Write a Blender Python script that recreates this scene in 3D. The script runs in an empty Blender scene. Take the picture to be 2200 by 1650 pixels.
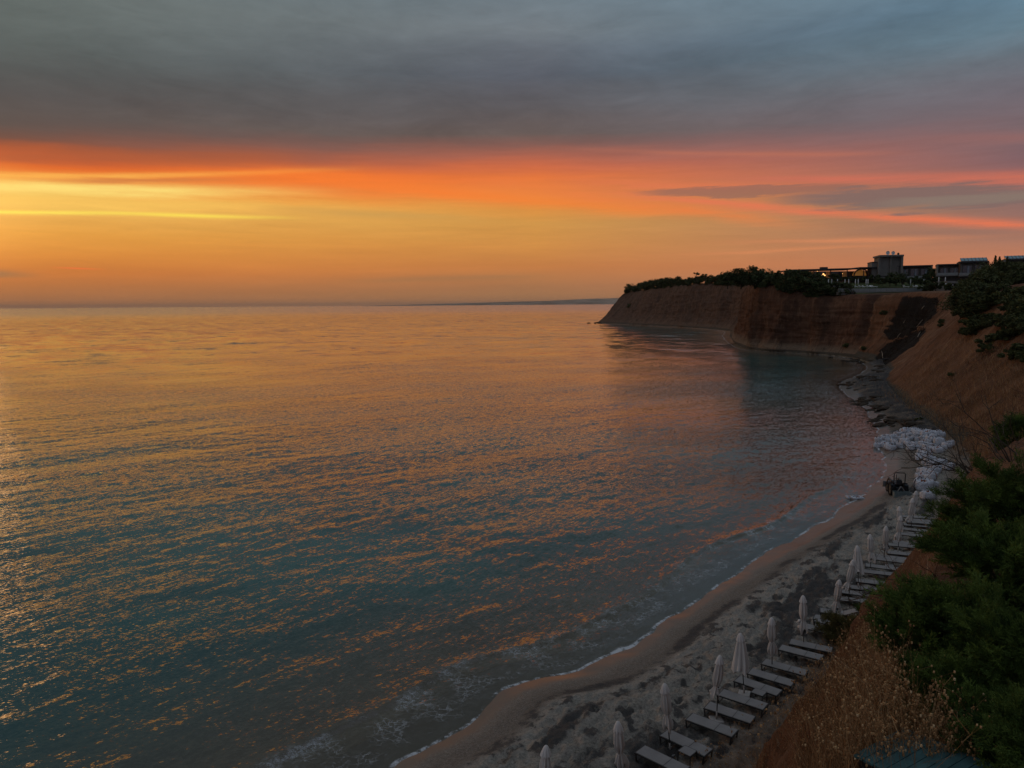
import bpy, bmesh, math, random
import numpy as np
from mathutils import Matrix, Vector
random.seed(7); rng = np.random.default_rng(7)
S = bpy.context.scene
R = math.radians

# ------------------------------------------------------------------ camera
H = 18.0; F = 1600.0; CX, CY = 1100.0, 825.0
PITCH = R(6.118); ROLL = R(0.42)
cd = bpy.data.cameras.new('camera'); cam = bpy.data.objects.new('camera', cd); S.collection.objects.link(cam)
cd.sensor_width = 36.0; cd.lens = F / 2200 * 36; cd.clip_start = 0.1; cd.clip_end = 200000
cp, sp = math.cos(PITCH), math.sin(PITCH)
r0, u0, f0 = Vector((1, 0, 0)), Vector((0, sp, cp)), Vector((0, cp, -sp))
rr = r0 * math.cos(ROLL) - u0 * math.sin(ROLL); uu = r0 * math.sin(ROLL) + u0 * math.cos(ROLL)
cam.matrix_world = Matrix(((rr.x, uu.x, -f0.x, 0), (rr.y, uu.y, -f0.y, 0), (rr.z, uu.z, -f0.z, H), (0, 0, 0, 1)))
S.camera = cam
S.render.resolution_x, S.render.resolution_y = 1024, 768
S.view_settings.view_transform = 'Standard'; S.view_settings.look = 'None'
S.view_settings.exposure = 0.0; S.view_settings.gamma = 1.0

# measuring helpers: where the ground seen along a line of sight really lies
def ray(px, py):
    x0, y0 = (px - CX) / F, -(py - CY) / F
    c, s = math.cos(ROLL), math.sin(ROLL)
    x, y = c * x0 + s * y0, -s * x0 + c * y0
    return np.array([x, cp + y * sp, -sp + y * cp])
def G(px, py, z=0.0):
    d = ray(px, py); return np.array([0, 0, H]) + d * ((z - H) / d[2])
def P(px, py, Y):
    d = ray(px, py); return np.array([0, 0, H]) + d * (Y / d[1])
def EL(px, py):
    d = ray(px, py); return math.degrees(math.atan2(d[2], math.hypot(d[0], d[1])))
def AZ(px, py):
    d = ray(px, py); return math.degrees(math.atan2(d[0], d[1]))

# ------------------------------------------------------------------ node helpers
def lin(c):
    return tuple((v / 255 / 12.92 if v / 255 <= .04045 else ((v / 255 + .055) / 1.055) ** 2.4) for v in c)
class X:
    """a scalar socket with arithmetic"""
    nt = None
    def __init__(s, k): s.k = k
    def _m(s, op, b=None, c=None):
        n = X.nt.nodes.new('ShaderNodeMath'); n.operation = op
        for i, v in enumerate((s, b, c)):
            if v is None: continue
            if isinstance(v, X): X.nt.links.new(v.k, n.inputs[i])
            else: n.inputs[i].default_value = v
        return X(n.outputs[0])
    def __add__(s, o): return s._m('ADD', o)
    __radd__ = __add__
    def __mul__(s, o): return s._m('MULTIPLY', o)
    __rmul__ = __mul__
    def __sub__(s, o): return s._m('SUBTRACT', o)
    def __rsub__(s, o): return (s * -1.0) + o
    def __truediv__(s, o): return s._m('DIVIDE', o)
    def pw(s, o): return s._m('POWER', o)
    def abs(s): return s._m('ABSOLUTE')
    def max(s, o): return s._m('MAXIMUM', o)
    def min(s, o): return s._m('MINIMUM', o)
    def exp(s): return s._m('EXPONENT')
    def ss(s, a, b, lo=0.0, hi=1.0, kind='SMOOTHSTEP'):
        n = X.nt.nodes.new('ShaderNodeMapRange'); n.interpolation_type = kind
        X.nt.links.new(s.k, n.inputs[0])
        for i, v in enumerate((a, b, lo, hi)): n.inputs[i + 1].default_value = v
        return X(n.outputs[0])
    def gauss(s, w): 
        t = s * (1.0 / w); return (t * t * -1.0).exp()
def new(kind, **kw):
    n = X.nt.nodes.new(kind)
    for k, v in kw.items(): setattr(n, k, v)
    return n
def link(a, b): X.nt.links.new(a.k if isinstance(a, X) else a, b)
def ramp(fac, stops):
    n = new('ShaderNodeValToRGB'); e = n.color_ramp.elements
    while len(e) < len(stops): e.new(0.5)
    for i, (p, c) in enumerate(stops):
        e[i].position = p; e[i].color = (*c, 1)
    link(fac, n.inputs[0]); return n.outputs[0]
def mixc(f, a, b, mode='MIX'):
    n = new('ShaderNodeMix', data_type='RGBA', blend_type=mode)
    if isinstance(f, (int, float)): n.inputs[0].default_value = f
    else: link(f, n.inputs[0])
    for i, v in ((6, a), (7, b)):
        if isinstance(v, tuple): n.inputs[i].default_value = (*v[:3], 1)
        else: link(v, n.inputs[i])
    return n.outputs[2]
def noise(vec, scale, detail=4, rough=.5, dist=0.0, dims='3D'):
    n = new('ShaderNodeTexNoise', noise_dimensions=dims)
    if vec is not None: link(vec, n.inputs['Vector'])
    n.inputs['Scale'].default_value = scale; n.inputs['Detail'].default_value = detail
    n.inputs['Roughness'].default_value = rough; n.inputs['Distortion'].default_value = dist
    return X(n.outputs[0])
def comb(x, y, z=0.0):
    n = new('ShaderNodeCombineXYZ')
    for i, v in enumerate((x, y, z)):
        if isinstance(v, X): link(v, n.inputs[i])
        else: n.inputs[i].default_value = v
    return n.outputs[0]
def sepxyz(v):
    n = new('ShaderNodeSeparateXYZ'); link(v, n.inputs[0]); return [X(o) for o in n.outputs]
def attr(name):
    n = new('ShaderNodeAttribute'); n.attribute_name = name; return X(n.outputs['Fac'])
def mapping(v, scale=(1, 1, 1), rot=(0, 0, 0), loc=(0, 0, 0)):
    n = new('ShaderNodeMapping'); link(v, n.inputs[0])
    n.inputs['Scale'].default_value = scale; n.inputs['Rotation'].default_value = rot; n.inputs['Location'].default_value = loc
    return n.outputs[0]
def objco(): return new('ShaderNodeTexCoord').outputs['Object']
def geopos(): return new('ShaderNodeNewGeometry').outputs['Position']

# ------------------------------------------------------------------ sky
world = bpy.data.worlds.new('World'); S.world = world; world.use_nodes = True
X.nt = world.node_tree; X.nt.nodes.clear()
SUN_AZ, SUN_EL = -47.0, 3.0
D = new('ShaderNodeTexCoord').outputs['Generated']
dx, dy, dz = sepxyz(D)
n = new('ShaderNodeMath', operation='ARCTAN2'); link(dx, n.inputs[0]); link(dy, n.inputs[1])
az = X(n.outputs[0]) * 57.29578
el = X(dz._m('ARCSINE').k) * 57.29578
zz = dz.max(0.0) + 0.10
cx_, cy_ = dx / zz, dy / zz
CP = comb(cx_, cy_, 0.0)                                     # a point on the cloud deck
n1 = noise(mapping(CP, (.55, .55, 1), loc=(3, 1, 0)), 1.0, 5, .55) - .5
n2 = noise(mapping(comb(az * .055, el * .55, 0.0), loc=(1.7, 4.2, 0)), 1.0, 5, .6) - .5     # long thin streaks
n3 = noise(mapping(comb(az * .11, el * 1.7, 0.0), loc=(7.7, 2.2, 0)), 1.0, 6, .65, .4) - .5  # fine streaks
n4 = noise(mapping(comb(az * .045, el * .16, 0.0), loc=(2.7, 9.2, 0)), 1.0, 6, .6, .6) - .5  # big soft clumps
n5 = noise(mapping(comb(az * .10, el * .34, 0.0), rot=(0, 0, -.25), loc=(5.7, 1.2, 0)), 1.0, 8, .68, .5) - .5
edge = el.ss(1.0, 6.0) 
e2 = el + (n2 * 1.2 + n4 * 1.1) * edge
VT = 26.0
def col(px, rows):
    return ramp(e2 * (1 / VT), [(max(0, EL(px, y)) / VT, lin(c)) for y, c in sorted(rows, key=lambda r: -r[0])])
left = col(40, [(655, (166, 112, 74)), (622, (183, 115, 66)), (585, (210, 124, 58)), (545, (224, 142, 60)), (500, (232, 160, 68)),
                (468, (236, 172, 80)), (440, (243, 190, 92)), (415, (246, 194, 92)), (396, (243, 160, 66)), (376, (238, 128, 54)), (355, (232, 108, 42)), (336, (216, 96, 42)),
                (318, (170, 88, 56)), (300, (116, 82, 70)), (270, (97, 84, 78)), (200, (88, 84, 82)), (140, (86, 88, 86)), (90, (94, 100, 97)), (0, (104, 112, 108))])
cent = col(1100, [(650, (160, 116, 80)), (615, (172, 118, 78)), (575, (198, 126, 70)), (530, (210, 142, 72)), (485, (212, 152, 76)),
                  (455, (222, 148, 70)), (420, (233, 134, 64)), (385, (229, 120, 62)), (360, (206, 108, 72)), (335, (172, 100, 80)), (312, (128, 92, 84)),
                  (290, (106, 92, 88)), (240, (98, 93, 95)), (160, (88, 92, 101)), (100, (100, 106, 114)), (60, (112, 120, 126)), (0, (110, 122, 130))])
rght = col(2150, [(640, (168, 112, 84)), (600, (190, 122, 92)), (560, (196, 126, 94)), (525, (178, 122, 98)), (495, (160, 116, 100)),
                  (465, (150, 110, 100)), (430, (140, 108, 102)), (395, (160, 104, 96)), (370, (140, 100, 100)), (340, (128, 98, 102)), (280, (122, 102, 106)),
                  (200, (112, 106, 114)), (120, (106, 118, 128)), (60, (102, 126, 140)), (0, (96, 124, 142))])
base = mixc(az.ss(-34, 0, kind='LINEAR'), left, cent)
base = mixc(az.ss(2, 34, kind='LINEAR'), base, rght)
# brightness of the cloud deck: soft clumps above, streaks in the glow
up = el.ss(10.5, 13.0)
n6 = noise(mapping(comb(az * .16, el * .75, 0.0), rot=(0, 0, -.18), loc=(11.7, 3.2, 0)), 1.0, 8, .7, 1.2) - .5
n7 = noise(mapping(comb(az * .19, el * 3.6, 0.0), rot=(0, 0, .02), loc=(4.7, 8.2, 0)), 1.0, 6, .7, .8) - .5
br = 1.0 + n7 * .22 * (1.0 - up) * el.ss(2.0, 6.0) + n4 * .42 * up + n5 * .52 * up + n6 * .34 * up + n2 * .18 * (1.0 - up) + n3 * .16 * (1.0 - up)
bs = new('ShaderNodeVectorMath', operation='SCALE'); link(base, bs.inputs[0]); link(br, bs.inputs['Scale']); sky = bs.outputs[0]
def curve(a, b, c0=0.0): return az * a + az * az * c0 + b      # elevation of a streak as a function of azimuth
def streak(p0, p1, w, c, f, strength, a0=None, a1=None, noiseamt=.5, wn=.25):
    """streak from pixel-measured direction p0 to p1, thickness w degrees"""
    global sky
    A0, E0, A1, E1 = AZ(*p0), EL(*p0), AZ(*p1), EL(*p1)
    k = (E1 - E0) / (A1 - A0)
    line = (az - A0) * k + E0
    d = (el + n2 * wn * 2 + n3 * wn - line)
    m = (d + n7 * min(.5, w * 1.2)).gauss(w) * az.ss(A0 - f, A0 + f) * az.ss(A1 - f, A1 + f, 1.0, 0.0) * (n3 * (noiseamt * 3.0) + 1.0).max(0.0).min(1.3) * strength
    sky = mixc(m.min(1.0), sky, lin(c))
streak((-300, 388), (520, 412), .42, (255, 222, 120), 10, .95, wn=.12)
streak((-300, 374), (600, 370), .20, (255, 186, 84), 8, .7, wn=.2)
streak((-300, 449), (270, 458), .13, (255, 226, 92), 6, .95, noiseamt=.15, wn=.02)
streak((270, 458), (560, 467), .13, (255, 222, 88), 4, .9, noiseamt=.3, wn=.03)
streak((-200, 430), (500, 440), .30, (255, 205, 100), 8, .45)
streak((150, 388), (520, 384), .16, (206, 128, 70), 4, .7)
streak((-100, 330), (600, 338), .55, (172, 92, 60), 4, .75, wn=.3)
streak((450, 372), (900, 392), .6, (255, 128, 48), 7, .6)
streak((700, 385), (1500, 455), .5, (250, 128, 52), 8, .55, wn=.4)
streak((650, 452), (1000, 470), .3, (204, 156, 84), 5, .6)
streak((1100, 395), (1650, 470), .40, (236, 126, 68), 6, .5, noiseamt=.9, wn=.45)
streak((1350, 418), (2300, 490), .30, (230, 120, 84), 5, .72, noiseamt=.8, wn=.3)
streak((1250, 392), (1750, 402), .26, (226, 120, 82), 5, .5, noiseamt=.9, wn=.4)
streak((1620, 385), (2350, 376), .34, (206, 112, 90), 5, .7, noiseamt=.8, wn=.4)
streak((1320, 323), (1850, 331), .16, (186, 112, 90), 6, .5, noiseamt=.8, wn=.12)
streak((2050, 300), (2300, 292), .35, (150, 104, 100), 5, .7)
streak((1650, 520), (2100, 508), .14, (228, 142, 96), 6, .6)
streak((1500, 545), (1900, 525), .12, (222, 140, 92), 6, .5)
streak((1900, 500), (2300, 505), .35, (150, 112, 98), 6, .6)
streak((800, 602), (1130, 594), .22, (160, 116, 78), 5, .6, wn=.1)
streak((-100, 586), (40, 590), .20, (150, 112, 78), 2, .9, wn=.2)
streak((130, 575), (205, 578), .05, (238, 116, 60), 1.0, .9, noiseamt=0, wn=0)
# the grey cloud seen through at right
A_, E_ = AZ(1990, 424), EL(1990, 424)
q = ((az - A_) * (1 / 11.0)); r_ = ((el + n3 * 1.7 + n7 * 1.3 + n6 * .8 + n2 * .6 - E_ - (az - A_) * -.035) * (1 / .95))
m = ((q * q + r_ * r_) * -1.0 + 1.0).ss(0.0, .75)
sky = mixc(m * .85, sky, lin((124, 104, 100)))
A2, E2 = AZ(1600, 410), EL(1600, 410)
q = ((az - A2) * (1 / 9.0)); r_ = ((el + n3 * 1.4 + n7 * .9 + n6 * .5 - E2 - (az - A2) * -.02) * (1 / .42))
m = ((q * q + r_ * r_) * -1.0 + 1.0).ss(0.0, .7)
sky = mixc(m * .7, sky, lin((142, 104, 92)))
q = ((az - AZ(2080, 428)) * (1 / 7.0)); r_ = ((el + n3 * .9 - EL(2080, 428)) * (1 / .5))
m = ((q * q + r_ * r_) * -1.0 + 1.0).ss(0.0, .9)
sky = mixc(m * .55, sky, lin((142, 126, 112)))
# overhead, behind and to the left of the frame
nish = new('ShaderNodeTexSky', sky_type='NISHITA', sun_disc=False); nish.sun_elevation = R(SUN_EL); nish.sun_rotation = R(SUN_AZ)
nb = new('ShaderNodeVectorMath', operation='SCALE'); link(nish.outputs[0], nb.inputs[0]); nb.inputs['Scale'].default_value = .012
over = mixc(el.ss(38, 62), lin((102, 112, 116)), lin((156, 166, 180)))
over = mixc(1.0, over, nb.outputs[0], 'ADD')
sky = mixc(el.ss(19.5, 30), sky, over)
behind = ramp(el * (1 / 40.0), [(0, lin((132, 116, 120))), (.15, lin((128, 122, 136))), (.5, lin((120, 132, 148))), (1, lin((126, 136, 150)))])
side = (az.abs() - 62.0).ss(0, 60)
sky = mixc(side, sky, behind)
glow = ((az + 52.0) * (1 / 10.0)).gauss(1.0) * ((el - 5.5) * (1 / 3.2)).gauss(1.0)
gl = new('ShaderNodeVectorMath', operation='SCALE'); gl.inputs[0].default_value = (3.2, 1.65, .5); link(glow, gl.inputs['Scale'])
sky = mixc(1.0, sky, gl.outputs[0], 'ADD')
sky = mixc(el.ss(-.6, -.05, 1.0, 0.0), sky, lin((110, 80, 66)))
bg = new('ShaderNodeBackground'); link(sky, bg.inputs[0]); bg.inputs[1].default_value = 1.0
out = new('ShaderNodeOutputWorld'); link(bg.outputs[0], out.inputs[0])
world.cycles.sampling_method = 'MANUAL'; world.cycles.sample_map_resolution = 1024

sl = bpy.data.lights.new('sun', 'SUN'); sun = bpy.data.objects.new('sun', sl); S.collection.objects.link(sun)
sl.energy = 0.18; sl.angle = R(24); sl.color = (1.0, .54, .24)
sd_ = Vector((math.sin(R(SUN_AZ)) * math.cos(R(5)), math.cos(R(SUN_AZ)) * math.cos(R(5)), math.sin(R(5))))
sun.rotation_euler = sd_.to_track_quat('Z', 'Y').to_euler()

# ------------------------------------------------------------------ mesh helpers
def mesh(name, V, Fa, mat, parent=None, smooth=True, attrs=None, kind=None, link_it=True):
    V = np.asarray(V, np.float32).reshape(-1, 3); Fa = np.asarray(Fa, np.int32)
    if kind == 'structure':
        q = V[Fa[:, :3]]; nz = (np.cross(q[:, 1] - q[:, 0], q[:, 2] - q[:, 0])[:, 2]).sum()
        if nz < 0: Fa = np.ascontiguousarray(Fa[:, ::-1])
    me = bpy.data.meshes.new(name); k = Fa.shape[1]; nf = len(Fa)
    me.vertices.add(len(V)); me.vertices.foreach_set('co', V.ravel())
    me.loops.add(nf * k); me.loops.foreach_set('vertex_index', Fa.ravel())
    me.polygons.add(nf); me.polygons.foreach_set('loop_start', np.arange(0, nf * k, k, dtype=np.int32))
    me.polygons.foreach_set('use_smooth', np.full(nf, smooth, dtype=bool))
    me.update(calc_edges=True)
    for a, v in (attrs or {}).items():
        at = me.attributes.new(a, 'FLOAT', 'POINT'); at.data.foreach_set('value', np.asarray(v, np.float32).ravel())
    if mat is not None: me.materials.append(mat)
    if not link_it: return me
    o = bpy.data.objects.new(name, me); S.collection.objects.link(o)
    if parent is not None: o.parent = parent
    if kind: o['kind'] = kind
    return o
def tag(o, label=None, cat=None, group=None, kind=None):
    if label: o['label'] = label
    if cat: o['category'] = cat
    if group: o['group'] = group
    if kind: o['kind'] = kind
    return o
def empty(name, loc, rz=0.0):
    o = bpy.data.objects.new(name, None); S.collection.objects.link(o); o.location = loc; o.rotation_euler = (0, 0, rz)
    o.empty_display_size = .2; return o
def gridfaces(nu, nv):
    i = np.arange(nu * nv).reshape(nu, nv)
    return np.stack([i[:-1, :-1], i[1:, :-1], i[1:, 1:], i[:-1, 1:]], -1).reshape(-1, 4)
class MB:
    """collects pieces into one mesh"""
    def __init__(s): s.v = []; s.f = []; s.n = 0
    def add(s, V, Fq):
        V = np.asarray(V, float); s.v.append(V); s.f += [tuple(int(i) + s.n for i in f) for f in Fq]; s.n += len(V); return s
    def box(s, c, d, rz=0.0, rx=0.0, taper=1.0):
        x, y, z = d[0] / 2, d[1] / 2, d[2] / 2; t = taper
        V = np.array([(-x, -y, -z), (x, -y, -z), (x, y, -z), (-x, y, -z), (-x * t, -y * t, z), (x * t, -y * t, z), (x * t, y * t, z), (-x * t, y * t, z)])
        if rx: V = V @ np.array(Matrix.Rotation(rx, 3, 'X')).T
        if rz: V = V @ np.array(Matrix.Rotation(rz, 3, 'Z')).T
        return s.add(V + np.array(c), [(0, 3, 2, 1), (4, 5, 6, 7), (0, 1, 5, 4), (1, 2, 6, 5), (2, 3, 7, 6), (3, 0, 4, 7)])
    def bar(s, a, b, w, h=None):
        a, b = Vector(a), Vector(b); h = h or w; d = (b - a).normalized()
        up = Vector((0, 0, 1)) if abs(d.z) < .95 else Vector((1, 0, 0)); x = d.cross(up).normalized() * (w / 2); y = x.cross(d).normalized() * (h / 2)
        V = [p + sx * x + sy * y for p in (a, b) for sx, sy in ((-1, -1), (1, -1), (1, 1), (-1, 1))]
        return s.add([tuple(v) for v in V], [(0, 1, 2, 3), (7, 6, 5, 4), (0, 4, 5, 1), (1, 5, 6, 2), (2, 6, 7, 3), (3, 7, 4, 0)])
    def tube(s, pts, rad, n=8, cap=True):
        pts = [Vector(p) for p in pts]; m = len(pts)
        rad = [rad] * m if isinstance(rad, (int, float)) else rad
        V = []; ref = Vector((0.13, 0.31, 0.94))
        for i, p in enumerate(pts):
            d = (pts[min(i + 1, m - 1)] - pts[max(i - 1, 0)]).normalized()
            x = d.cross(ref)
            if x.length < .1: x = d.cross(Vector((1, 0, 0)))
            x.normalize(); y = d.cross(x)
            for k in range(n):
                a = 2 * math.pi * k / n; V.append(tuple(p + (x * math.cos(a) + y * math.sin(a)) * rad[i]))
        Fq = [(i * n + k, i * n + (k + 1) % n, (i + 1) * n + (k + 1) % n, (i + 1) * n + k) for i in range(m - 1) for k in range(n)]
        if cap: Fq += [tuple(range(n - 1, -1, -1)), tuple(range((m - 1) * n, m * n))]
        return s.add(V, Fq)
    def build(s, name, mat, parent=None, smooth=False, link_it=True, bevel=0.0):
        me = bpy.data.meshes.new(name); me.from_pydata(np.concatenate(s.v).tolist(), [], s.f)
        me.polygons.foreach_set('use_smooth', [smooth] * len(me.polygons)); me.materials.append(mat)
        if bevel:
            bm = bmesh.new(); bm.from_mesh(me)
            bmesh.ops.bevel(bm, geom=bm.edges[:], offset=bevel, segments=2, affect='EDGES', clamp_overlap=True, profile=.5); bm.to_mesh(me); bm.free()
        o = bpy.data.objects.new(name, me); S.collection.objects.link(o)
        if parent is not None: o.parent = parent
        return o

# ------------------------------------------------------------------ numpy noise
def _h(ix, iy, seed):
    n = (ix.astype(np.int64) * 374761393 + iy.astype(np.int64) * 668265263 + seed * 1442695041) & 0xFFFFFFFF
    n = ((n ^ (n >> 13)) * 1274126177) & 0xFFFFFFFF
    return ((n ^ (n >> 16)) & 0xFFFF) / 65535.0 * 2 - 1
def vn(x, y, seed=0):
    x = np.asarray(x, float); y = np.asarray(y, float)
    ix, iy = np.floor(x), np.floor(y); fx, fy = x - ix, y - iy
    fx = fx * fx * fx * (fx * (fx * 6 - 15) + 10); fy = fy * fy * fy * (fy * (fy * 6 - 15) + 10)
    a, b = _h(ix, iy, seed), _h(ix + 1, iy, seed); c, d = _h(ix, iy + 1, seed), _h(ix + 1, iy + 1, seed)
    return (a * (1 - fx) + b * fx) * (1 - fy) + (c * (1 - fx) + d * fx) * fy
def fbm(x, y, oct=4, seed=0, gain=.5):
    x = np.asarray(x, float); y = np.asarray(y, float)
    t = 0; a = 1.0; n = 0
    for i in range(oct):
        c, s = math.cos(i * 1.1 + .3), math.sin(i * 1.1 + .3); k = 2.03 ** i
        t = t + a * vn((x * c - y * s) * k, (x * s + y * c) * k, seed + i * 17); n += a; a *= gain
    return t / n
def sst(x, a, b):
    t = np.clip((np.asarray(x, float) - a) / (b - a), 0, 1); return t * t * (3 - 2 * t)

# ------------------------------------------------------------------ the coast
def cat(Pts, counts):
    Pts = np.asarray(Pts, float); Q = []
    E = np.vstack([2 * Pts[0] - Pts[1], Pts, 2 * Pts[-1] - Pts[-2]])
    for i in range(len(Pts) - 1):
        p0, p1, p2, p3 = E[i], E[i + 1], E[i + 2], E[i + 3]
        # centripetal-ish: damp tangents by chord lengths
        L = np.linalg.norm(p2[:2] - p1[:2]); l0 = np.linalg.norm(p1[:2] - p0[:2]); l2 = np.linalg.norm(p3[:2] - p2[:2])
        m1 = (p2 - p0) * (L / max(L + l0, 1e-6)); m2 = (p3 - p1) * (L / max(L + l2, 1e-6))
        t = np.linspace(0, 1, counts[i], endpoint=False)[:, None]
        h00, h10, h01, h11 = 2*t**3-3*t**2+1, t**3-2*t**2+t, -2*t**3+3*t**2, t**3-t**2
        Q.append(h00 * p1 + h10 * m1 + h01 * p2 + h11 * m2)
    Q.append(Pts[-1:]); return np.vstack(Q)
# (waterline pixel, foot-of-slope pixel or metres inland, crest metres inland, crest height, steepness 0 slope .. 1 cliff)
gw = lambda a: G(*a, 0)[:2]
ST = []
w1, t1 = gw((840, 1650)), G(1540, 1720, 1.5)[:2]
dirn = np.array([-.58, -.81])
for k in (70, 30): ST.append((w1 + dirn * k, t1 + dirn * k, 1.5, 6.8, 13.7, 0.0))
ST += [(w1, t1, 1.5, 6.8, 13.7, .0)]
for wp, tp, zt, co, zc, st in [
    ((1000, 1555), (1630, 1610), 1.5, 7.0, 13.7, .0), ((1100, 1478), (1690, 1545), 1.5, 7.2, 13.6, .0), ((1290, 1425), (1745, 1475), 1.5, 7.8, 13.5, .0),
    ((1450, 1315), (1815, 1390), 1.5, 9.2, 13.3, .05), ((1600, 1215), (1905, 1300), 1.5, 11, 13, .1), ((1730, 1140), (1990, 1200), 1.5, 12, 13, .1),
    ((1815, 1090), (2035, 1120), 1.5, 14, 14, .1), ((1885, 1030), (2062, 1040), 1.5, 18, 16, .1), ((1897, 980), (2060, 985), 1.5, 22, 18, .1),
    ((1888, 945), (2045, 952), 1.5, 24, 20, .1), ((1870, 895), (2000, 915), 1.3, 23, 21, .1), ((1830, 855), (1940, 870), 1.2, 21, 21, .1),
    ((1803, 825), (1893, 825), 1.0, 18.5, 20.6, .15), ((1838, 808), (1903, 795), 1.0, 24, 19.5, .2), ((1864, 791), (1893, 776), 1.0, 21, 20.2, .25),
    ((1850, 780), 7.0, .9, 15, 20.4, .35), ((1800, 766), 5.0, .9, 10, 20.3, .75), ((1700, 758), 4.0, .9, 7, 21, 1.0), ((1610, 753), 4.0, .9, 5.5, 23.6, 1.0),
    ((1572, 742), 3.0, .9, 4.5, 25.8, 1.0), ((1552, 723), 4.0, .9, 9, 27.0, 1.0), ((1546, 710), 4.0, .9, 14, 29.6, .9), ((1440, 702), 4.0, .9, 14, 32.0, .8),
    ((1360, 697.8), 4.0, .9, 18, 31.0, .6), ((1300, 694.6), 4.0, .9, 26, 29, .3)]:
    ST.append((gw(wp), G(*tp, zt)[:2] if isinstance(tp, tuple) else tp, zt, co, zc, st))
tip = gw((1278, 693.2))
ST += [(tip, 3.0, .9, 26, 28.0, .25), (tip + np.array([4, 14.]), 3.0, .9, 26, 27, .3), (tip + np.array([24., 22.]), 3.0, .9, 24, 27, .4), (tip + np.array([70., 25.]), 3.0, .9, 16, 29, .6), (tip + np.array([200., 30.]), 3.0, .9, 14, 30, .6)]
Wp = np.array([s[0] for s in ST])
seg = np.linalg.norm(np.diff(Wp, axis=0), axis=1); dist = np.hypot(Wp[:-1, 0], Wp[:-1, 1])
cnt_w = [max(4, int(l / np.clip(d / 90, .45, 4))) for l, d in zip(seg, dist)]
WL = cat(Wp, cnt_w)
tan = np.gradient(WL, axis=0); tan /= np.linalg.norm(tan, axis=1, keepdims=True)
nrm = np.stack([tan[:, 1], -tan[:, 0]], 1)                      # points inland
idx = np.concatenate([[0], np.cumsum(cnt_w)])
toe = np.array([s[1] if not np.isscalar(s[1]) else WL[idx[i]] + nrm[idx[i]] * s[1] for i, s in enumerate(ST)])
TOE_ST = np.c_[toe, [s[2] for s in ST]]
CO = cat(np.c_[[s[3] for s in ST], [s[4] for s in ST], [s[5] for s in ST]], cnt_w)
TL = cat(TOE_ST, cnt_w)
tt = np.gradient(TL[:, :2], axis=0); 
ker = np.hanning(31); ker /= ker.sum()
tt = np.stack([np.convolve(np.pad(tt[:, i], 15, mode='edge'), ker, 'valid') for i in (0, 1)], 1)
tt /= np.linalg.norm(tt, axis=1, keepdims=True); TN = np.stack([tt[:, 1], -tt[:, 0]], 1)

def shore_dist(x, y, maxd=60.0):
    """signed distance to the waterline, + on the sea side"""
    x = np.asarray(x, float).ravel(); y = np.asarray(y, float).ravel(); out = np.full(len(x), maxd)
    A, B = WL[:-1], WL[1:]; AB = B - A; L2 = (AB ** 2).sum(1)
    for c0 in range(0, len(x), 20000):
        px, py = x[c0:c0 + 20000, None], y[c0:c0 + 20000, None]
        t = np.clip(((px - A[:, 0]) * AB[:, 0] + (py - A[:, 1]) * AB[:, 1]) / L2, 0, 1)
        qx, qy = px - (A[:, 0] + t * AB[:, 0]), py - (A[:, 1] + t * AB[:, 1]); d2 = qx * qx + qy * qy
        j = d2.argmin(1); r = np.arange(len(j))
        sgn = np.where(AB[j, 0] * qy[r, j] - AB[j, 1] * qx[r, j] > 0, 1.0, -1.0)
        out[c0:c0 + 20000] = np.sqrt(d2[r, j]) * sgn
    return out
Zx = np.array([-400, -60, -25, -10, -4, 0, 1.2, 2.3, 3.3, 5.0, 7.5, 60]); Zz = np.array([-22, -5.5, -2.4, -1.0, -.34, 0, .17, .42, .76, 1.18, 1.46, 1.55])
def lobes(x, y): return .42 * fbm(x * .11 + 3, y * .11, 2, 5) + .24 * vn(x * .42, y * .42, 9) + .10 * vn(x * 1.3, y * 1.3, 12)
def beach_z(x, y, sd): 
    d = -sd + lobes(x, y) * sst(np.abs(sd), 9, 3); return np.interp(d, Zx, Zz)

# ------------------------------------------------------------------ materials for the ground
def newmat(name):
    m = bpy.data.materials.new(name); m.use_nodes = True; X.nt = m.node_tree; X.nt.nodes.clear()
    o = new('ShaderNodeOutputMaterial'); b = new('ShaderNodeBsdfPrincipled'); X.nt.links.new(b.outputs[0], o.inputs[0]); return m, b, o
def setb(b, **kw):
    for k, v in kw.items():
        k = {'col': 'Base Color', 'rough': 'Roughness', 'normal': 'Normal', 'spec': 'Specular IOR Level', 'metal': 'Metallic', 'emit': 'Emission Color', 'emits': 'Emission Strength', 'sub': 'Subsurface Weight', 'trans': 'Transmission Weight', 'alpha': 'Alpha'}[k]
        if isinstance(v, tuple): b.inputs[k].default_value = (*v[:3], 1)
        elif isinstance(v, (int, float)): b.inputs[k].default_value = v
        else: link(v, b.inputs[k])
def bump(h, strength, dist=.1, normal=None):
    n = new('ShaderNodeBump'); link(h, n.inputs['Height']); n.inputs['Strength'].default_value = strength; n.inputs['Distance'].default_value = dist
    if normal is not None: link(normal, n.inputs['Normal'])
    return n.outputs[0]

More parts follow.
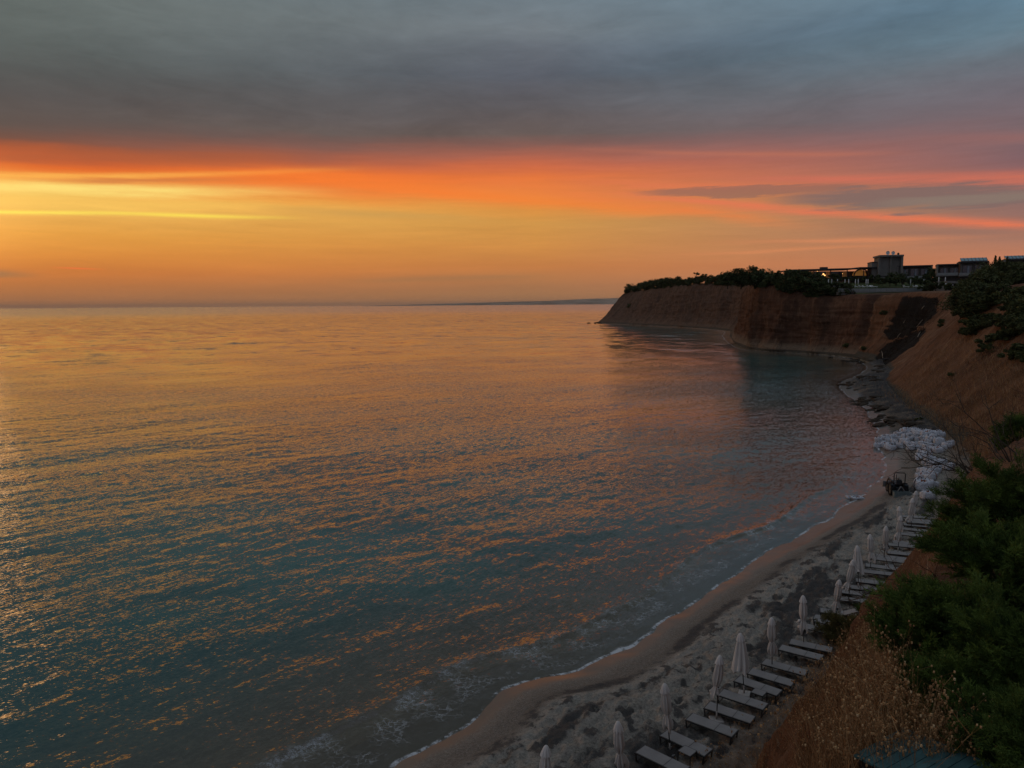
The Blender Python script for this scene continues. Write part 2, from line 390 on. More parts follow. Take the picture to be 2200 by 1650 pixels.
def mat_sand():
    m, b, o = newmat('sand'); p = geopos(); d = attr('inland'); weed = attr('weed'); lump = attr('lump')
    n1 = noise(p, .35, 5); n2 = noise(p, 9, 5, .65); n3 = noise(p, 38, 3, .7)
    dry = ramp(n2 * .5 + n3 * .35 + n1 * .15, [(.34, (.066, .057, .048)), (.47, (.225, .20, .167)), (.64, (.42, .38, .325))])
    wet = ramp(n1 * .6 + n2 * .4, [(.3, (.135, .092, .064)), (.7, (.19, .135, .096))])
    peb = ramp(n3 * .7 + n2 * .3, [(.36, (.045, .038, .032)), (.5, (.15, .125, .10)), (.66, (.33, .29, .25))])
    yy = sepxyz(p)[1]; dn = d + (n1 - .5) * 1.0 + (n2 - .5) * .5 - yy.ss(36, 60, 0.0, .9)
    c = mixc(dn.ss(.45, 1.1), wet, peb); c = mixc(dn.ss(2.3, 3.3), c, dry)
    soil = ramp(n2 * .5 + n3 * .5, [(.3, (.10, .065, .042)), (.7, (.26, .18, .125))])
    c = mixc(attr('back') + (n2 - .5) * .3, c, soil)
    c = mixc(yy.ss(88, 102) * d.ss(-.6, .5) * .85, c, ramp(n2, [(.35, (.050, .038, .028)), (.65, (.145, .112, .084))]))
    n4_ = noise(p, 1.7, 5, .7); wm = (weed + (n4_ - .5) * 1.1 + (n2 - .5) * 1.1 + (n3 - .5) * .9).ss(.40, .62) * .9
    c = mixc(wm, c, ramp(n3, [(.35, (.012, .011, .012)), (.65, (.075, .068, .064))]))
    setb(b, col=c, rough=dn.ss(.4, 1.6, .28, .92), spec=.35)
    setb(b, normal=bump(n2 * dn.ss(1.0, 3.0, .03, 1.0) + n3 * dn.ss(.9, 1.8, 0, .6), .9, .06))
    return m
def mat_cliff(name, slope):
    m, b, o = newmat(name); p = geopos(); 
    n1 = noise(p, .06, 5, .55); n2 = noise(p, .5, 6, .65); n3 = noise(p, 3.0, 5, .7)
    strata = noise(mapping(p, (.04, .04, .9)), 1.0, 4, .6); flute = noise(mapping(p, (.7, .7, .05)), 1.0, 5, .65)
    if slope:
        rill = attr('rill')  # rill relief, put into the colour in place of shading
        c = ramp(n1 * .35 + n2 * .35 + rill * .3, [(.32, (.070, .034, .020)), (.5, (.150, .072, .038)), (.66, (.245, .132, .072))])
        c = mixc(n3.ss(.55, .72) * .6, c, (.22, .175, .115)); c = mixc((n2 * .5 + n3 * .5).ss(.40, .30), c, (.06, .042, .028))
    else:
        c = ramp(n1 * .35 + strata * .13 + flute * .32 + n2 * .2, [(.34, (.052, .025, .017)), (.47, (.100, .047, .028)), (.56, (.150, .076, .044)), (.68, (.21, .120, .072))])
        c = mixc((attr('rill') + (n2 - .5) * .5).ss(.55, .15) * .75, c, (.045, .024, .017)); c = mixc((flute * .7 + n3 * .3).ss(.56, .66) * .6, c, (.20, .11, .062)); c = mixc(attr('talus') + (n2 - .5) * .5, c, ramp(n3, [(.3, (.12, .082, .054)), (.7, (.26, .19, .13))]))  # dark tone by relief stands in for shade; flute and talus tones follow
        c = mixc(attr('grey') * .7, c, ramp(n2 * .5 + flute * .5, [(.35, (.060, .040, .030)), (.6, (.135, .090, .066))])); c = mixc((strata * .5 + n3 * .5).ss(.58, .66) * .4, c, (.06, .034, .024))
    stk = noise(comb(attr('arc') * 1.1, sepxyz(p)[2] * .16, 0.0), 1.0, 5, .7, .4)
    c = mixc(stk.ss(.46, .36) * .6, c, (.055, .030, .019) if slope else (.045, .024, .016)); c = mixc(stk.ss(.56, .68) * .5, c, (.29, .185, .11) if slope else (.23, .14, .085))  # drainage streaks, also painted to stand in for rill shading
    c = mixc((attr('rock') + (n2 - .5) * .8).ss(.3, .7), c, ramp(n3, [(.3, (.030, .027, .023)), (.7, (.12, .098, .07))]))
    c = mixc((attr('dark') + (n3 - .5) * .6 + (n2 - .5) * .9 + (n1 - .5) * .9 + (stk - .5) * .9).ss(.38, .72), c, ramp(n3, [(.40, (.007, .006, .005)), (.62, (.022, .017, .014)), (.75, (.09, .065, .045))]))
    setb(b, col=c, rough=.95, spec=.12, normal=bump(n2 * .5 + n3 * .5 + flute * (.0 if slope else .6), 1.0, .5 if slope else .8))
    return m

# ------------------------------------------------------------------ beach
i0, i1 = idx[0], idx[next(i for i, s in enumerate(ST) if s[4] == 20.2)] + 6
def beach_block(name, ia, ib, ns_per, nt, amp):
    par = np.linspace(ia, ib, int((ib - ia) * ns_per)); ii = np.arange(len(WL))
    w = np.stack([np.interp(par, ii, WL[:, k]) for k in (0, 1)], 1); t = np.stack([np.interp(par, ii, TL[:, k]) for k in (0, 1)], 1)
    wn = np.stack([np.interp(par, ii, nrm[:, k]) for k in (0, 1)], 1)
    w0 = w - wn * 2.5; t0 = t + (t - w) / np.linalg.norm(t - w, axis=1, keepdims=True) * 2.0
    v = np.linspace(0, 1, nt)[None, :, None]; XY = w0[:, None] * (1 - v) + t0[:, None] * v
    x, y = XY[..., 0].ravel(), XY[..., 1].ravel(); sd = shore_dist(x, y); din = -sd
    z = beach_z(x, y, sd)
    frac = np.broadcast_to(v[..., 0], XY.shape[:2]).ravel()
    wl = np.repeat(np.linalg.norm(t0 - w0, axis=1), nt); tod = (1 - frac) * wl - 2.0                  # metres to the foot of the slope
    dryk = sst(din, 2.6, 4.0)
    a = vn(x * 2.6, y * 2.6, 31); b_ = vn(x * 4.1 + 9, y * 4.1, 32); c_ = vn(x * 7.5, y * 7.5, 33)
    foot = -np.clip(a, -.2, 1) * .20 - np.clip(b_, -.1, 1) * .15 + c_ * .06
    wet = sst(din, 1.0, 2.2)
    z = z + amp * dryk * (foot + .05 * vn(x * .9, y * .9, 40)) + .012 * wet * c_
    along = np.repeat(par, nt)
    # drift weed: a wrack line along the water and soft patches over the dry sand
    wr = 2.65 + .5 * fbm(x * .12, y * .12, 3, 50)
    line = np.exp(-((din - wr) / .60) ** 2) * (.60 + .4 * vn(x * .55, y * .55, 51))
    u_ = (x * .58 + y * .81); v_ = (x * .81 - y * .58)
    patch = sst(fbm(u_ * .16, v_ * .5, 4, 52, .6), -.30, .62) * sst(din, 3.0, 4.2) * sst(tod, .5, 2.5) * 1.0
    farweed = sst(y, 62, 75) 
    bits = .66 * sst(vn(x * 1.3, y * 1.3, 57) + .8 * vn(x * 3.3, y * 3.3, 58), .25, .8) * sst(din, 2.2, 3.2)
    weed = np.clip(np.maximum(line * (1 - farweed) + patch * (1 - .5 * farweed), bits) + sst(y, 88, 100) * sst(din, .4, 1.6) * (.5 + .5 * vn(x * .5, y * .5, 59)), 0, 1)
    z = z + .05 * weed * (vn(x * 3, y * 3, 55) + .4)
    z = z + sst(y, 88, 98) * sst(din, .8, 3.5) * (.30 * np.abs(fbm(x * .7, y * 1.3, 4, 81)) + .16 * fbm(x * 1.9, y * 2.8, 3, 82) + .03)
    z = z + np.where(tod < 0, tod * .15, 0)
    back = sst(tod, 2.0, .2) * .9
    mesh(name, np.stack([x, y, z], 1), gridfaces(len(par), nt), M_sand, attrs={'inland': din, 'weed': weed, 'lump': foot, 'back': back}, kind='structure')
M_sand = mat_sand()
n1_ = idx[next(i for i, s in enumerate(ST) if s[4] == 13.3)] 
beach_block('beach', idx[0], i1, 3.2, 150, 1.0)

# ------------------------------------------------------------------ sea bed
gx = np.arange(-70, 140, 1.0); gy = np.arange(6, 330, 1.0); gX, gY = np.meshgrid(gx, gy, indexing='ij')
sdg = shore_dist(gX, gY, 200); zg = np.interp(-sdg, Zx, Zz) - .25
zg = np.where(sdg < -2.0, -1.5, zg)
M_bed, b, o = newmat('sea_bed_sand'); p = geopos(); setb(b, rough=1.0, spec=0.0, col=ramp(noise(p, .25, 5), [(.35, (.15, .10, .062)), (.65, (.30, .215, .14))]))
mesh('sea_bed', np.stack([gX.ravel(), gY.ravel(), zg], 1), gridfaces(len(gx), len(gy)), M_bed, kind='structure')

# ------------------------------------------------------------------ slopes and cliffs, one lofted sheet from the foot to the plateau
ARC = np.concatenate([[0], np.cumsum(np.linalg.norm(np.diff(TL[:, :2], axis=0), axis=1))])
def land(name, ia, ib, step, mat, nv, slope):
    par = np.arange(ia, ib + 1e-6, step); ii = np.arange(len(WL)); ip = lambda A: np.interp(par, ii, A)
    t = np.stack([ip(TL[:, k]) for k in range(3)], 1); nn = np.stack([ip(TN[:, k]) for k in (0, 1)], 1); nn /= np.linalg.norm(nn, axis=1, keepdims=True)
    off, zc, st = ip(CO[:, 0]), ip(CO[:, 1]), np.clip(ip(CO[:, 2]), 0, 1)
    arc = np.interp(par, ii, ARC)
    h = np.linspace(0, 1, nv)[None, :]
    prof_c = np.interp(h, [0, .10, .22, .30, .86, .95, 1], [0, .22, .42, .52, .80, .88, 1]); prof_s = h ** 1.0
    s_ = st[:, None]; o_ = off[:, None] * (prof_c * s_ + prof_s * (1 - s_))
    A = np.broadcast_to(arc[:, None], o_.shape); Hh = np.broadcast_to(h, o_.shape); zz_ = t[:, 2:3] - .9 + (zc[:, None] - t[:, 2:3] + .9) * h
    env = np.sin(np.pi * np.clip(Hh, 0, 1) ** .7) ** .6
    big = fbm(A * .035, Hh * .8, 4, 60) * 3.0
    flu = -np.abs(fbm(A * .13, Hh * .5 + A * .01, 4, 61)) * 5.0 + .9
    stra = fbm(A * .06, zz_ * .7, 3, 62) * .6
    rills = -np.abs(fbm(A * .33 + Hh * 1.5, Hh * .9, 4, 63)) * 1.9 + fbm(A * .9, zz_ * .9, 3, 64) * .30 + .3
    rough_ = 1.1 * fbm(A * .45, zz_ * .45, 4, 66, .6) - 1.0 * np.abs(fbm(A * .55, zz_ * .12 + A * .05, 3, 67)) + .3
    o_ = o_ + env * rough_ * (.35 + .65 * s_)
    o_ = o_ + env * (s_ * (big + flu + stra) + (1 - s_) * (big * .55 + rills)) * (1 if not slope else 1)
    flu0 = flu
    jit = fbm(A * .08, A * 0 + 3.3, 3, 65)[:, -1:] * 1.2
    zz_ = zz_ + jit * Hh * s_
    x = t[:, 0:1] + nn[:, 0:1] * o_; y = t[:, 1:2] + nn[:, 1:2] * o_
    # plateau
    ex = np.array([2.0, 6.0, 16.0, 45.0])[None]; pz = np.array([.15, .3, .5, .7])[None]
    kx = np.minimum(1.0, ip(np.array([1.0] * len(WL))))[:, None]
    xo = x[:, -1:] + nn[:, 0:1] * ex; yo = y[:, -1:] + nn[:, 1:2] * ex; zo = zz_[:, -1:] + pz
    Xa, Ya, Za = np.hstack([x, xo]), np.hstack([y, yo]), np.hstack([zz_, zo])
    ext = lambda a, v: np.hstack([a, np.full((len(par), 4), v)])
    talus = ext(np.broadcast_to(sst(Hh, .20, .06), o_.shape) * s_, 0.0)
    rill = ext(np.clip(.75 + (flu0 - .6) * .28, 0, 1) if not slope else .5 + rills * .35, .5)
    return par, arc, Xa, Ya, Za, talus, rill, Hh, ext
iA = idx[next(i for i, s in enumerate(ST) if s[4] == 20.3)]            # where slope turns into cliff
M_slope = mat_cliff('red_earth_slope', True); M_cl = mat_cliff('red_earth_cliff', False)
par, arc, Xa, Ya, Za, talus, rill, Hh, ext = land('slope', idx[0], iA, .5, None, 90, True)
sS = {n: idx[k] for k, n in enumerate(['s%d' % k for k in range(len(ST))])}
# rocky dark foot beyond the sandbags
kr0, kr1 = idx[next(i for i, s in enumerate(ST) if s[4] == 20)], iA
prm = par[:, None] + 0 * Xa
rock = sst(prm, kr0 - 2, kr0 + 6) * sst(np.hstack([Hh, np.ones((len(par), 4))]), .13, .03)
# the dark torn gully beside the cliff
kg0 = idx[next(i for i, s in enumerate(ST) if s[4] == 19.5)]; kg1 = idx[next(i for i, s in enumerate(ST) if s[4] == 20.2)]
Hx = np.hstack([Hh, np.ones((len(par), 4))])
dpar = prm + fbm(prm * .35, Hx * 5, 4, 70) * 5.5
mid_ = np.abs(Hx - .42 - .02 * (prm - kg0) + .05 * fbm(prm * .6, Hx * 3, 2, 71))
def inpoly(poly, px, py):
    ins = np.zeros(px.shape, bool); j = len(poly) - 1
    for i in range(len(poly)):
        (xi, yi), (xj, yj) = poly[i], poly[j]
        ins ^= ((yi > py) != (yj > py)) & (px < (xj - xi) * (py - yi) / (yj - yi + 1e-9) + xi); j = i
    return ins
def projv(x, y, z):
    v = np.stack([x, y, z - H], -1); d = v @ np.array(f0); return CX + F * (v @ np.array(rr)) / d, CY - F * (v @ np.array(uu)) / d
_px, _py = projv(Xa, Ya, Za)
_px = _px + 9 * fbm(Xa * .35, Ya * .35 + Za * .2, 3, 74); _py = _py + 7 * fbm(Xa * .35 + 9, Ya * .35, 3, 75)
old_gully = sst(dpar, kg0 - 1.5, kg0 + .5) * sst(dpar, kg1 + 5 + 7 * Hx, kg1 + 3 + 7 * Hx) * sst(Hx, .08, .16) * (1 - .8 * sst(mid_, .07, .02))
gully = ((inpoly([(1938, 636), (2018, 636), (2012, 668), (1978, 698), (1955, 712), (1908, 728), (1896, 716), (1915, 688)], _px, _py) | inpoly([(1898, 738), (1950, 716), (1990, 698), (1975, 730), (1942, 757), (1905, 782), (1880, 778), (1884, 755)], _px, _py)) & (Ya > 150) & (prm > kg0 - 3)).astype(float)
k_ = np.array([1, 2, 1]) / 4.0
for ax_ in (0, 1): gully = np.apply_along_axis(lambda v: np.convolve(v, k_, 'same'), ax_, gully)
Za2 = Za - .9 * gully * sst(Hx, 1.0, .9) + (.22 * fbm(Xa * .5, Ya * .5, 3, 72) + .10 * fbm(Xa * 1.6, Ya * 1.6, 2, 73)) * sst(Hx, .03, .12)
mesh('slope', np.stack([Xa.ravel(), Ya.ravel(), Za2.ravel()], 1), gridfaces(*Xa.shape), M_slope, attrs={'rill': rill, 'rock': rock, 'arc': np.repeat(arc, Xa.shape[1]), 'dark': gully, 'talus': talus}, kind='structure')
SLOPE = (Xa, Ya, Za2, par)
par2, arc2, Xc, Yc, Zc, talus2, rill2, Hh2, ext2 = land('cliff', iA, len(WL) - 1, .4, None, 90, False)
kb = idx[next(i for i, s in enumerate(ST) if s[4] == 27.0)]
base_rock = np.hstack([sst(Hh2, .05, .02), np.zeros((len(par2), 4))])
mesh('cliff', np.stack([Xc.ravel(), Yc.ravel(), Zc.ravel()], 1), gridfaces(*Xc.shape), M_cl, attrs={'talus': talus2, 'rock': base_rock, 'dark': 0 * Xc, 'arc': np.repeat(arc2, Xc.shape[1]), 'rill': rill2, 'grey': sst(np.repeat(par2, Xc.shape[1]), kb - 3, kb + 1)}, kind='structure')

# ground behind the crest, out of sight but there
M_pl, b, o = newmat('dry_plateau'); setb(b, rough=1.0, spec=.1, col=ramp(noise(geopos(), .2, 5), [(.35, (.05, .05, .025)), (.65, (.16, .13, .075))]))

# ------------------------------------------------------------------ far coast across the bay
def far_coast():
    Y0 = 17000.0; pxs = np.linspace(760, 1500, 90)
    top = np.interp(pxs, [760, 800, 880, 960, 1050, 1120, 1180, 1230, 1270, 1300, 1330, 1400, 1500], [0, 10, 28, 48, 70, 84, 96, 120, 138, 138, 150, 170, 180])
    top = top * (1 + .10 * fbm(pxs * .02, pxs * 0, 3, 80)) - 4
    V = []
    for px_, h_ in zip(pxs, top):
        b_ = P(px_, 660, Y0)
        for k, (dy, hz) in enumerate(((0, -5), (30, .25 * h_), (600, .62 * h_), (1500, h_), (3500, .7 * h_), (5000, -5))):
            s_ = (Y0 + dy) / Y0; V.append((b_[0] * s_, Y0 + dy, hz))
    m, b, o = newmat('far_hills'); setb(b, rough=1.0, spec=0, col=ramp(noise(geopos(), .002, 4), [(.4, (.22, .19, .15)), (.6, (.36, .31, .25))]))
    mesh('hills', V, gridfaces(len(pxs), 6), m, kind='structure')
far_coast()

# ------------------------------------------------------------------ sea
def waves(x, y, rr_, wmin_lam):
    """short-crested wind sea running in from the left, in metres"""
    g_ = np.random.default_rng(21); z = np.zeros_like(x)
    lam = np.concatenate([np.exp(g_.uniform(np.log(.42), np.log(5.5), 110)), [9, 13, 17, 21]])
    th = np.where(g_.random(len(lam)) < .72, g_.normal(R(-42), R(24), len(lam)), g_.normal(R(-118), R(26), len(lam)))
    th[-4:] = [R(-40), R(-52), R(-35), R(-60)]
    ph = g_.uniform(0, 6.283, len(lam))
    slope = .0105 * np.where(lam < 1.4, 1.35, 1.0) * np.where(lam > 3, .8, 1); slope[-4:] = .019
    # patches of livelier and calmer water
    for i in range(len(lam)):
        k = 6.28318 / lam[i]; amp = slope[i] / k
        f = np.clip((lam[i] / np.maximum(wmin_lam, 1e-6) - 2.0) / 1.6, 0, 1)
        z += amp * f * np.sin(k * (x * math.cos(th[i]) + y * math.sin(th[i])) + ph[i] + .8 * np.sin(.13 * x - .21 * y + i))
    return z
r1 = np.exp(np.arange(np.log(13.0), np.log(880.0), .0042)); r2 = np.exp(np.linspace(np.log(884), np.log(70000), 60)); rad = np.concatenate([[.5, 4, 8, 11], r1, r2])
azf = np.radians(np.arange(-43.0, 43.01, .09)); azs = np.radians(np.linspace(45, 315, 40)); azz = np.concatenate([azf, azs, [azf[0] + 2 * np.pi]])
RR, AA = np.meshgrid(rad, azz, indexing='ij'); wx, wy = RR * np.sin(AA), RR * np.cos(AA)
near = (RR < 1500) & (np.abs(((AA + np.pi) % (2 * np.pi)) - np.pi) < R(46)); xs, ys = wx[near], wy[near]
sdn = np.full(len(xs), 60.0)
cand = (xs > -75) & (ys < 760); sdn[cand] = shore_dist(xs[cand], ys[cand], 60.0)
# the polar mesh can hold waves longer than a few cells
cell = np.maximum(RR[near] * .0042, RR[near] * .00157)
calm = sst(sdn, -1.0, 12.0) * .8 + .2
liv = .75 + .5 * fbm(xs * .012 + 4, ys * .02, 3, 90)
zw = waves(xs, ys, RR[near], cell * 1.0) * calm * np.clip(liv, .3, 1.4) * (1 - .4 * sst(RR[near], 60, 160)) * sst(RR[near], 880, 480)
# small breakers running up the beach
wob = fbm(xs * .09, ys * .09, 3, 91); brk = np.clip(.55 + .9 * vn(xs * .05 + 1, ys * .05, 92), 0, 1) * sst(ys, 110, 60)
c1 = 3.3 + 1.5 * wob; c2 = 8.0 + 2.0 * wob
zw = zw + brk * (.11 * np.exp(-np.where(sdn < c1, (sdn - c1) / .22, (sdn - c1) / .7) ** 2) + .05 * np.exp(-((sdn - c2) / .9) ** 2))
depth = -beach_z(xs, ys, sdn)
zw = np.where(sdn < 2.5, zw * np.clip((sdn + 1.0) / 3.5, 0.05, 1), zw) + .012
wz = np.zeros_like(RR); wz[near] = zw
dp = np.full(RR.shape, 40.0); dp[near] = np.where(sdn >= 59, 8.0, depth); sdm = np.full(RR.shape, 60.0); sdm[near] = sdn
cr = np.zeros(RR.shape); cr[near] = brk * np.exp(-((sdn - c1 + .25) / .45) ** 2)

def mat_sea():
    m = bpy.data.materials.new('sea_water'); m.use_nodes = True; X.nt = m.node_tree; X.nt.nodes.clear()
    o = new('ShaderNodeOutputMaterial'); p = geopos(); dep = attr('depth'); sd = attr('shore'); crest = attr('crest')
    px_, py_, pz_ = sepxyz(p)
    rot = R(-40)
    dist_ = (px_ * px_ + py_ * py_).pw(.5)
    gust = noise(mapping(p, (.02, .035, 0), rot=(0, 0, R(-25))), 1.0, 4, .6)
    def slopes(v, scale, detail, rough=.55):
        n = new('ShaderNodeTexNoise'); link(v, n.inputs['Vector']); n.inputs['Scale'].default_value = scale; n.inputs['Detail'].default_value = detail; n.inputs['Roughness'].default_value = rough
        sx = new('ShaderNodeVectorMath', operation='SUBTRACT'); link(n.outputs['Color'], sx.inputs[0]); sx.inputs[1].default_value = (.5, .5, .5); return sx.outputs[0]
    def vsc(v, k):
        n = new('ShaderNodeVectorMath', operation='SCALE'); link(v, n.inputs[0])
        if isinstance(k, X): link(k, n.inputs['Scale'])
        else: n.inputs['Scale'].default_value = k
        return n.outputs[0]
    def vadd(a, b_):
        n = new('ShaderNodeVectorMath', operation='ADD'); link(a, n.inputs[0]); link(b_, n.inputs[1]); return n.outputs[0]
    q1 = mapping(mapping(p, rot=(0, 0, R(-18))), (.62, 1.35, 0)); q2 = mapping(mapping(p, rot=(0, 0, R(-52))), (.42, 1.1, 0))
    fine = vadd(vsc(slopes(q1, 8.5, 3), .86), vsc(slopes(q2, 3.2, 3), .54))
    far_ = vadd(vsc(slopes(q1, .9, 3), .28), vsc(slopes(q2, .2, 3), .22))
    q3 = mapping(mapping(p, rot=(0, 0, R(-25))), (.075, .030, 0))
    far_ = vadd(far_, vsc(slopes(q3, 1.0, 4, .6), dist_.ss(120, 300, 0.0, .42)))
    sv = vadd(vsc(fine, dist_.ss(70, 380, 1.0, .40)), vsc(far_, dist_.ss(90, 380, 0.0, 1.0) + dist_.ss(250, 1500, 0.0, .55)))
    sv = vsc(sv, gust.ss(.32, .68, .45, 1.25) * sd.ss(0.0, 5.0, .35, 1.0))
    fl = new('ShaderNodeVectorMath', operation='MULTIPLY'); link(sv, fl.inputs[0]); fl.inputs[1].default_value = (1, 1, 0)
    nv = vadd(new('ShaderNodeNewGeometry').outputs['Normal'], fl.outputs[0]); nn = new('ShaderNodeVectorMath', operation='NORMALIZE'); link(nv, nn.inputs[0]); N_ = nn.outputs[0]
    fr = new('ShaderNodeFresnel'); fr.inputs['IOR'].default_value = 1.50; link(N_, fr.inputs['Normal'])
    gl = new('ShaderNodeBsdfGlossy'); gl.distribution = 'GGX'; gl.inputs['Color'].default_value = (1, 1, 1, 1); link(N_, gl.inputs['Normal'])
    link(dist_.ss(60, 2500, .035, .22), gl.inputs['Roughness'])
    patch = noise(mapping(p, (.035, .05, 0), rot=(0, 0, R(-30)), loc=(5, 2, 0)), 1.0, 4, .55)
    deep = mixc(patch.ss(.40, .60), (.014, .080, .078), (.027, .124, .115))
    shal = (.135, .105, .075)
    body = new('ShaderNodeBsdfDiffuse'); link(mixc(dep.ss(.1, 1.6), shal, deep), body.inputs['Color'])
    tr = new('ShaderNodeBsdfTransparent'); tr.inputs['Color'].default_value = (.80, .86, .84, 1)
    mx1 = new('ShaderNodeMixShader'); link((dep.max(0.0) * -1.0).exp() * .97, mx1.inputs[0]); link(body.outputs[0], mx1.inputs[1]); link(tr.outputs[0], mx1.inputs[2])
    mx2 = new('ShaderNodeMixShader'); link(X(fr.outputs[0]), mx2.inputs[0]); link(mx1.outputs[0], mx2.inputs[1]); link(gl.outputs[0], mx2.inputs[2])
    # foam: the swash edge, torn lines behind it, and the broken crests
    fn = noise(p, 3.2, 5, .65); fn2 = noise(p, .55, 4, .6); fn3 = noise(p, 14, 3, .7)
    vor = new('ShaderNodeTexVoronoi', feature='DISTANCE_TO_EDGE'); vor.inputs['Scale'].default_value = 3.1
    dv = new('ShaderNodeVectorMath', operation='ADD'); link(mapping(p, (1.0, 1.0, 0)), dv.inputs[0]); link(comb(fn * .8, fn2 * .8, 0.0), dv.inputs[1]); link(dv.outputs[0], vor.inputs['Vector'])
    lace = X(vor.outputs['Distance']).ss(.075, .0) 
    nearK = dist_.ss(60, 160, 1.0, 1.0)
    edge = dep.ss(.015, .004) * dep.ss(-.05, -.02) * (fn * .8 + fn2 * .8 + fn3 * .25 - .13).ss(.70, .94, .0, 1.0)
    zone = dep.ss(.03, .09) * dep.ss(.42, .22)
    lacem = lace * zone * (fn2 + fn * .4 - .12).ss(.50, .68) * .45
    wash = zone * (fn * .5 + fn3 * .5).ss(.54, .66) * fn2.ss(.50, .64) * .28
    broken = crest * (fn * .6 + fn3 * .5).ss(.48, .66) * fn2.ss(.44, .60)
    fm = (edge + lacem + wash + broken * .5).min(1.0) * .85
    foam = new('ShaderNodeBsdfDiffuse'); foam.inputs['Color'].default_value = (.62, .64, .66, 1)
    mx3 = new('ShaderNodeMixShader'); link(fm, mx3.inputs[0]); link(mx2.outputs[0], mx3.inputs[1]); link(foam.outputs[0], mx3.inputs[2])
    link(mx3.outputs[0], o.inputs[0]); return m
M_sea = mat_sea()
mesh('sea', np.stack([wx.ravel(), wy.ravel(), wz.ravel()], 1), gridfaces(*RR.shape), M_sea, attrs={'depth': dp, 'shore': sdm, 'crest': cr}, kind='structure')

# ------------------------------------------------------------------ placing on the ground
from mathutils.bvhtree import BVHTree
def bvh_of(*names):
    V, Q = [], []
    for n_ in names:
        me = bpy.data.objects[n_].data; k = len(V)
        co = np.empty(len(me.vertices) * 3, np.float32); me.vertices.foreach_get('co', co)
        lv = np.empty(len(me.loops), np.int32); me.loops.foreach_get('vertex_index', lv)
        V += [tuple(v) for v in co.reshape(-1, 3).tolist()]; Q += [tuple(q) for q in (lv.reshape(-1, 4) + k).tolist()]
    return BVHTree.FromPolygons(V, Q)
LAND = bvh_of('slope', 'cliff', 'beach')
def hit(px, py):
    d = ray(px, py); r = LAND.ray_cast(Vector((0, 0, H)), Vector(d)); return r[0]
def ground(x, y, z0=60.0):
    r = LAND.ray_cast(Vector((x, y, z0)), Vector((0, 0, -1))); return r[0].z if r[0] is not None else 1.5

def copy_tree(o, parent=None):
    c = o.copy(); S.collection.objects.link(c)
    if parent is not None: c.parent = parent
    for ch in list(o.children): copy_tree(ch, c)
    return c
def flat(name, col, rough=.7, spec=.3, metal=0.0, var=.25, scale=6.0, bmp=0.0):
    m, b, o = newmat(name); p = objco(); n = noise(p, scale, 4, .6)
    c = tuple(v * (1 - var) for v in col); d = tuple(min(1, v * (1 + var)) for v in col)
    setb(b, col=ramp(n, [(.3, c), (.7, d)]), rough=rough, spec=spec, metal=metal)
    if bmp: setb(b, normal=bump(noise(p, scale * 6, 3), bmp, .02))
    return m
ORD = ['nearest', 'second', 'third', 'fourth', 'fifth', 'sixth', 'seventh', 'eighth', 'ninth', 'tenth', 'eleventh', 'twelfth', 'thirteenth', 'fourteenth', 'fifteenth', 'sixteenth', 'seventeenth', 'eighteenth', 'nineteenth', 'twentieth', 'twenty-first', 'twenty-second', 'twenty-third', 'twenty-fourth', 'twenty-fifth', 'twenty-sixth', 'twenty-seventh', 'twenty-eighth', 'twenty-ninth', 'farthest']

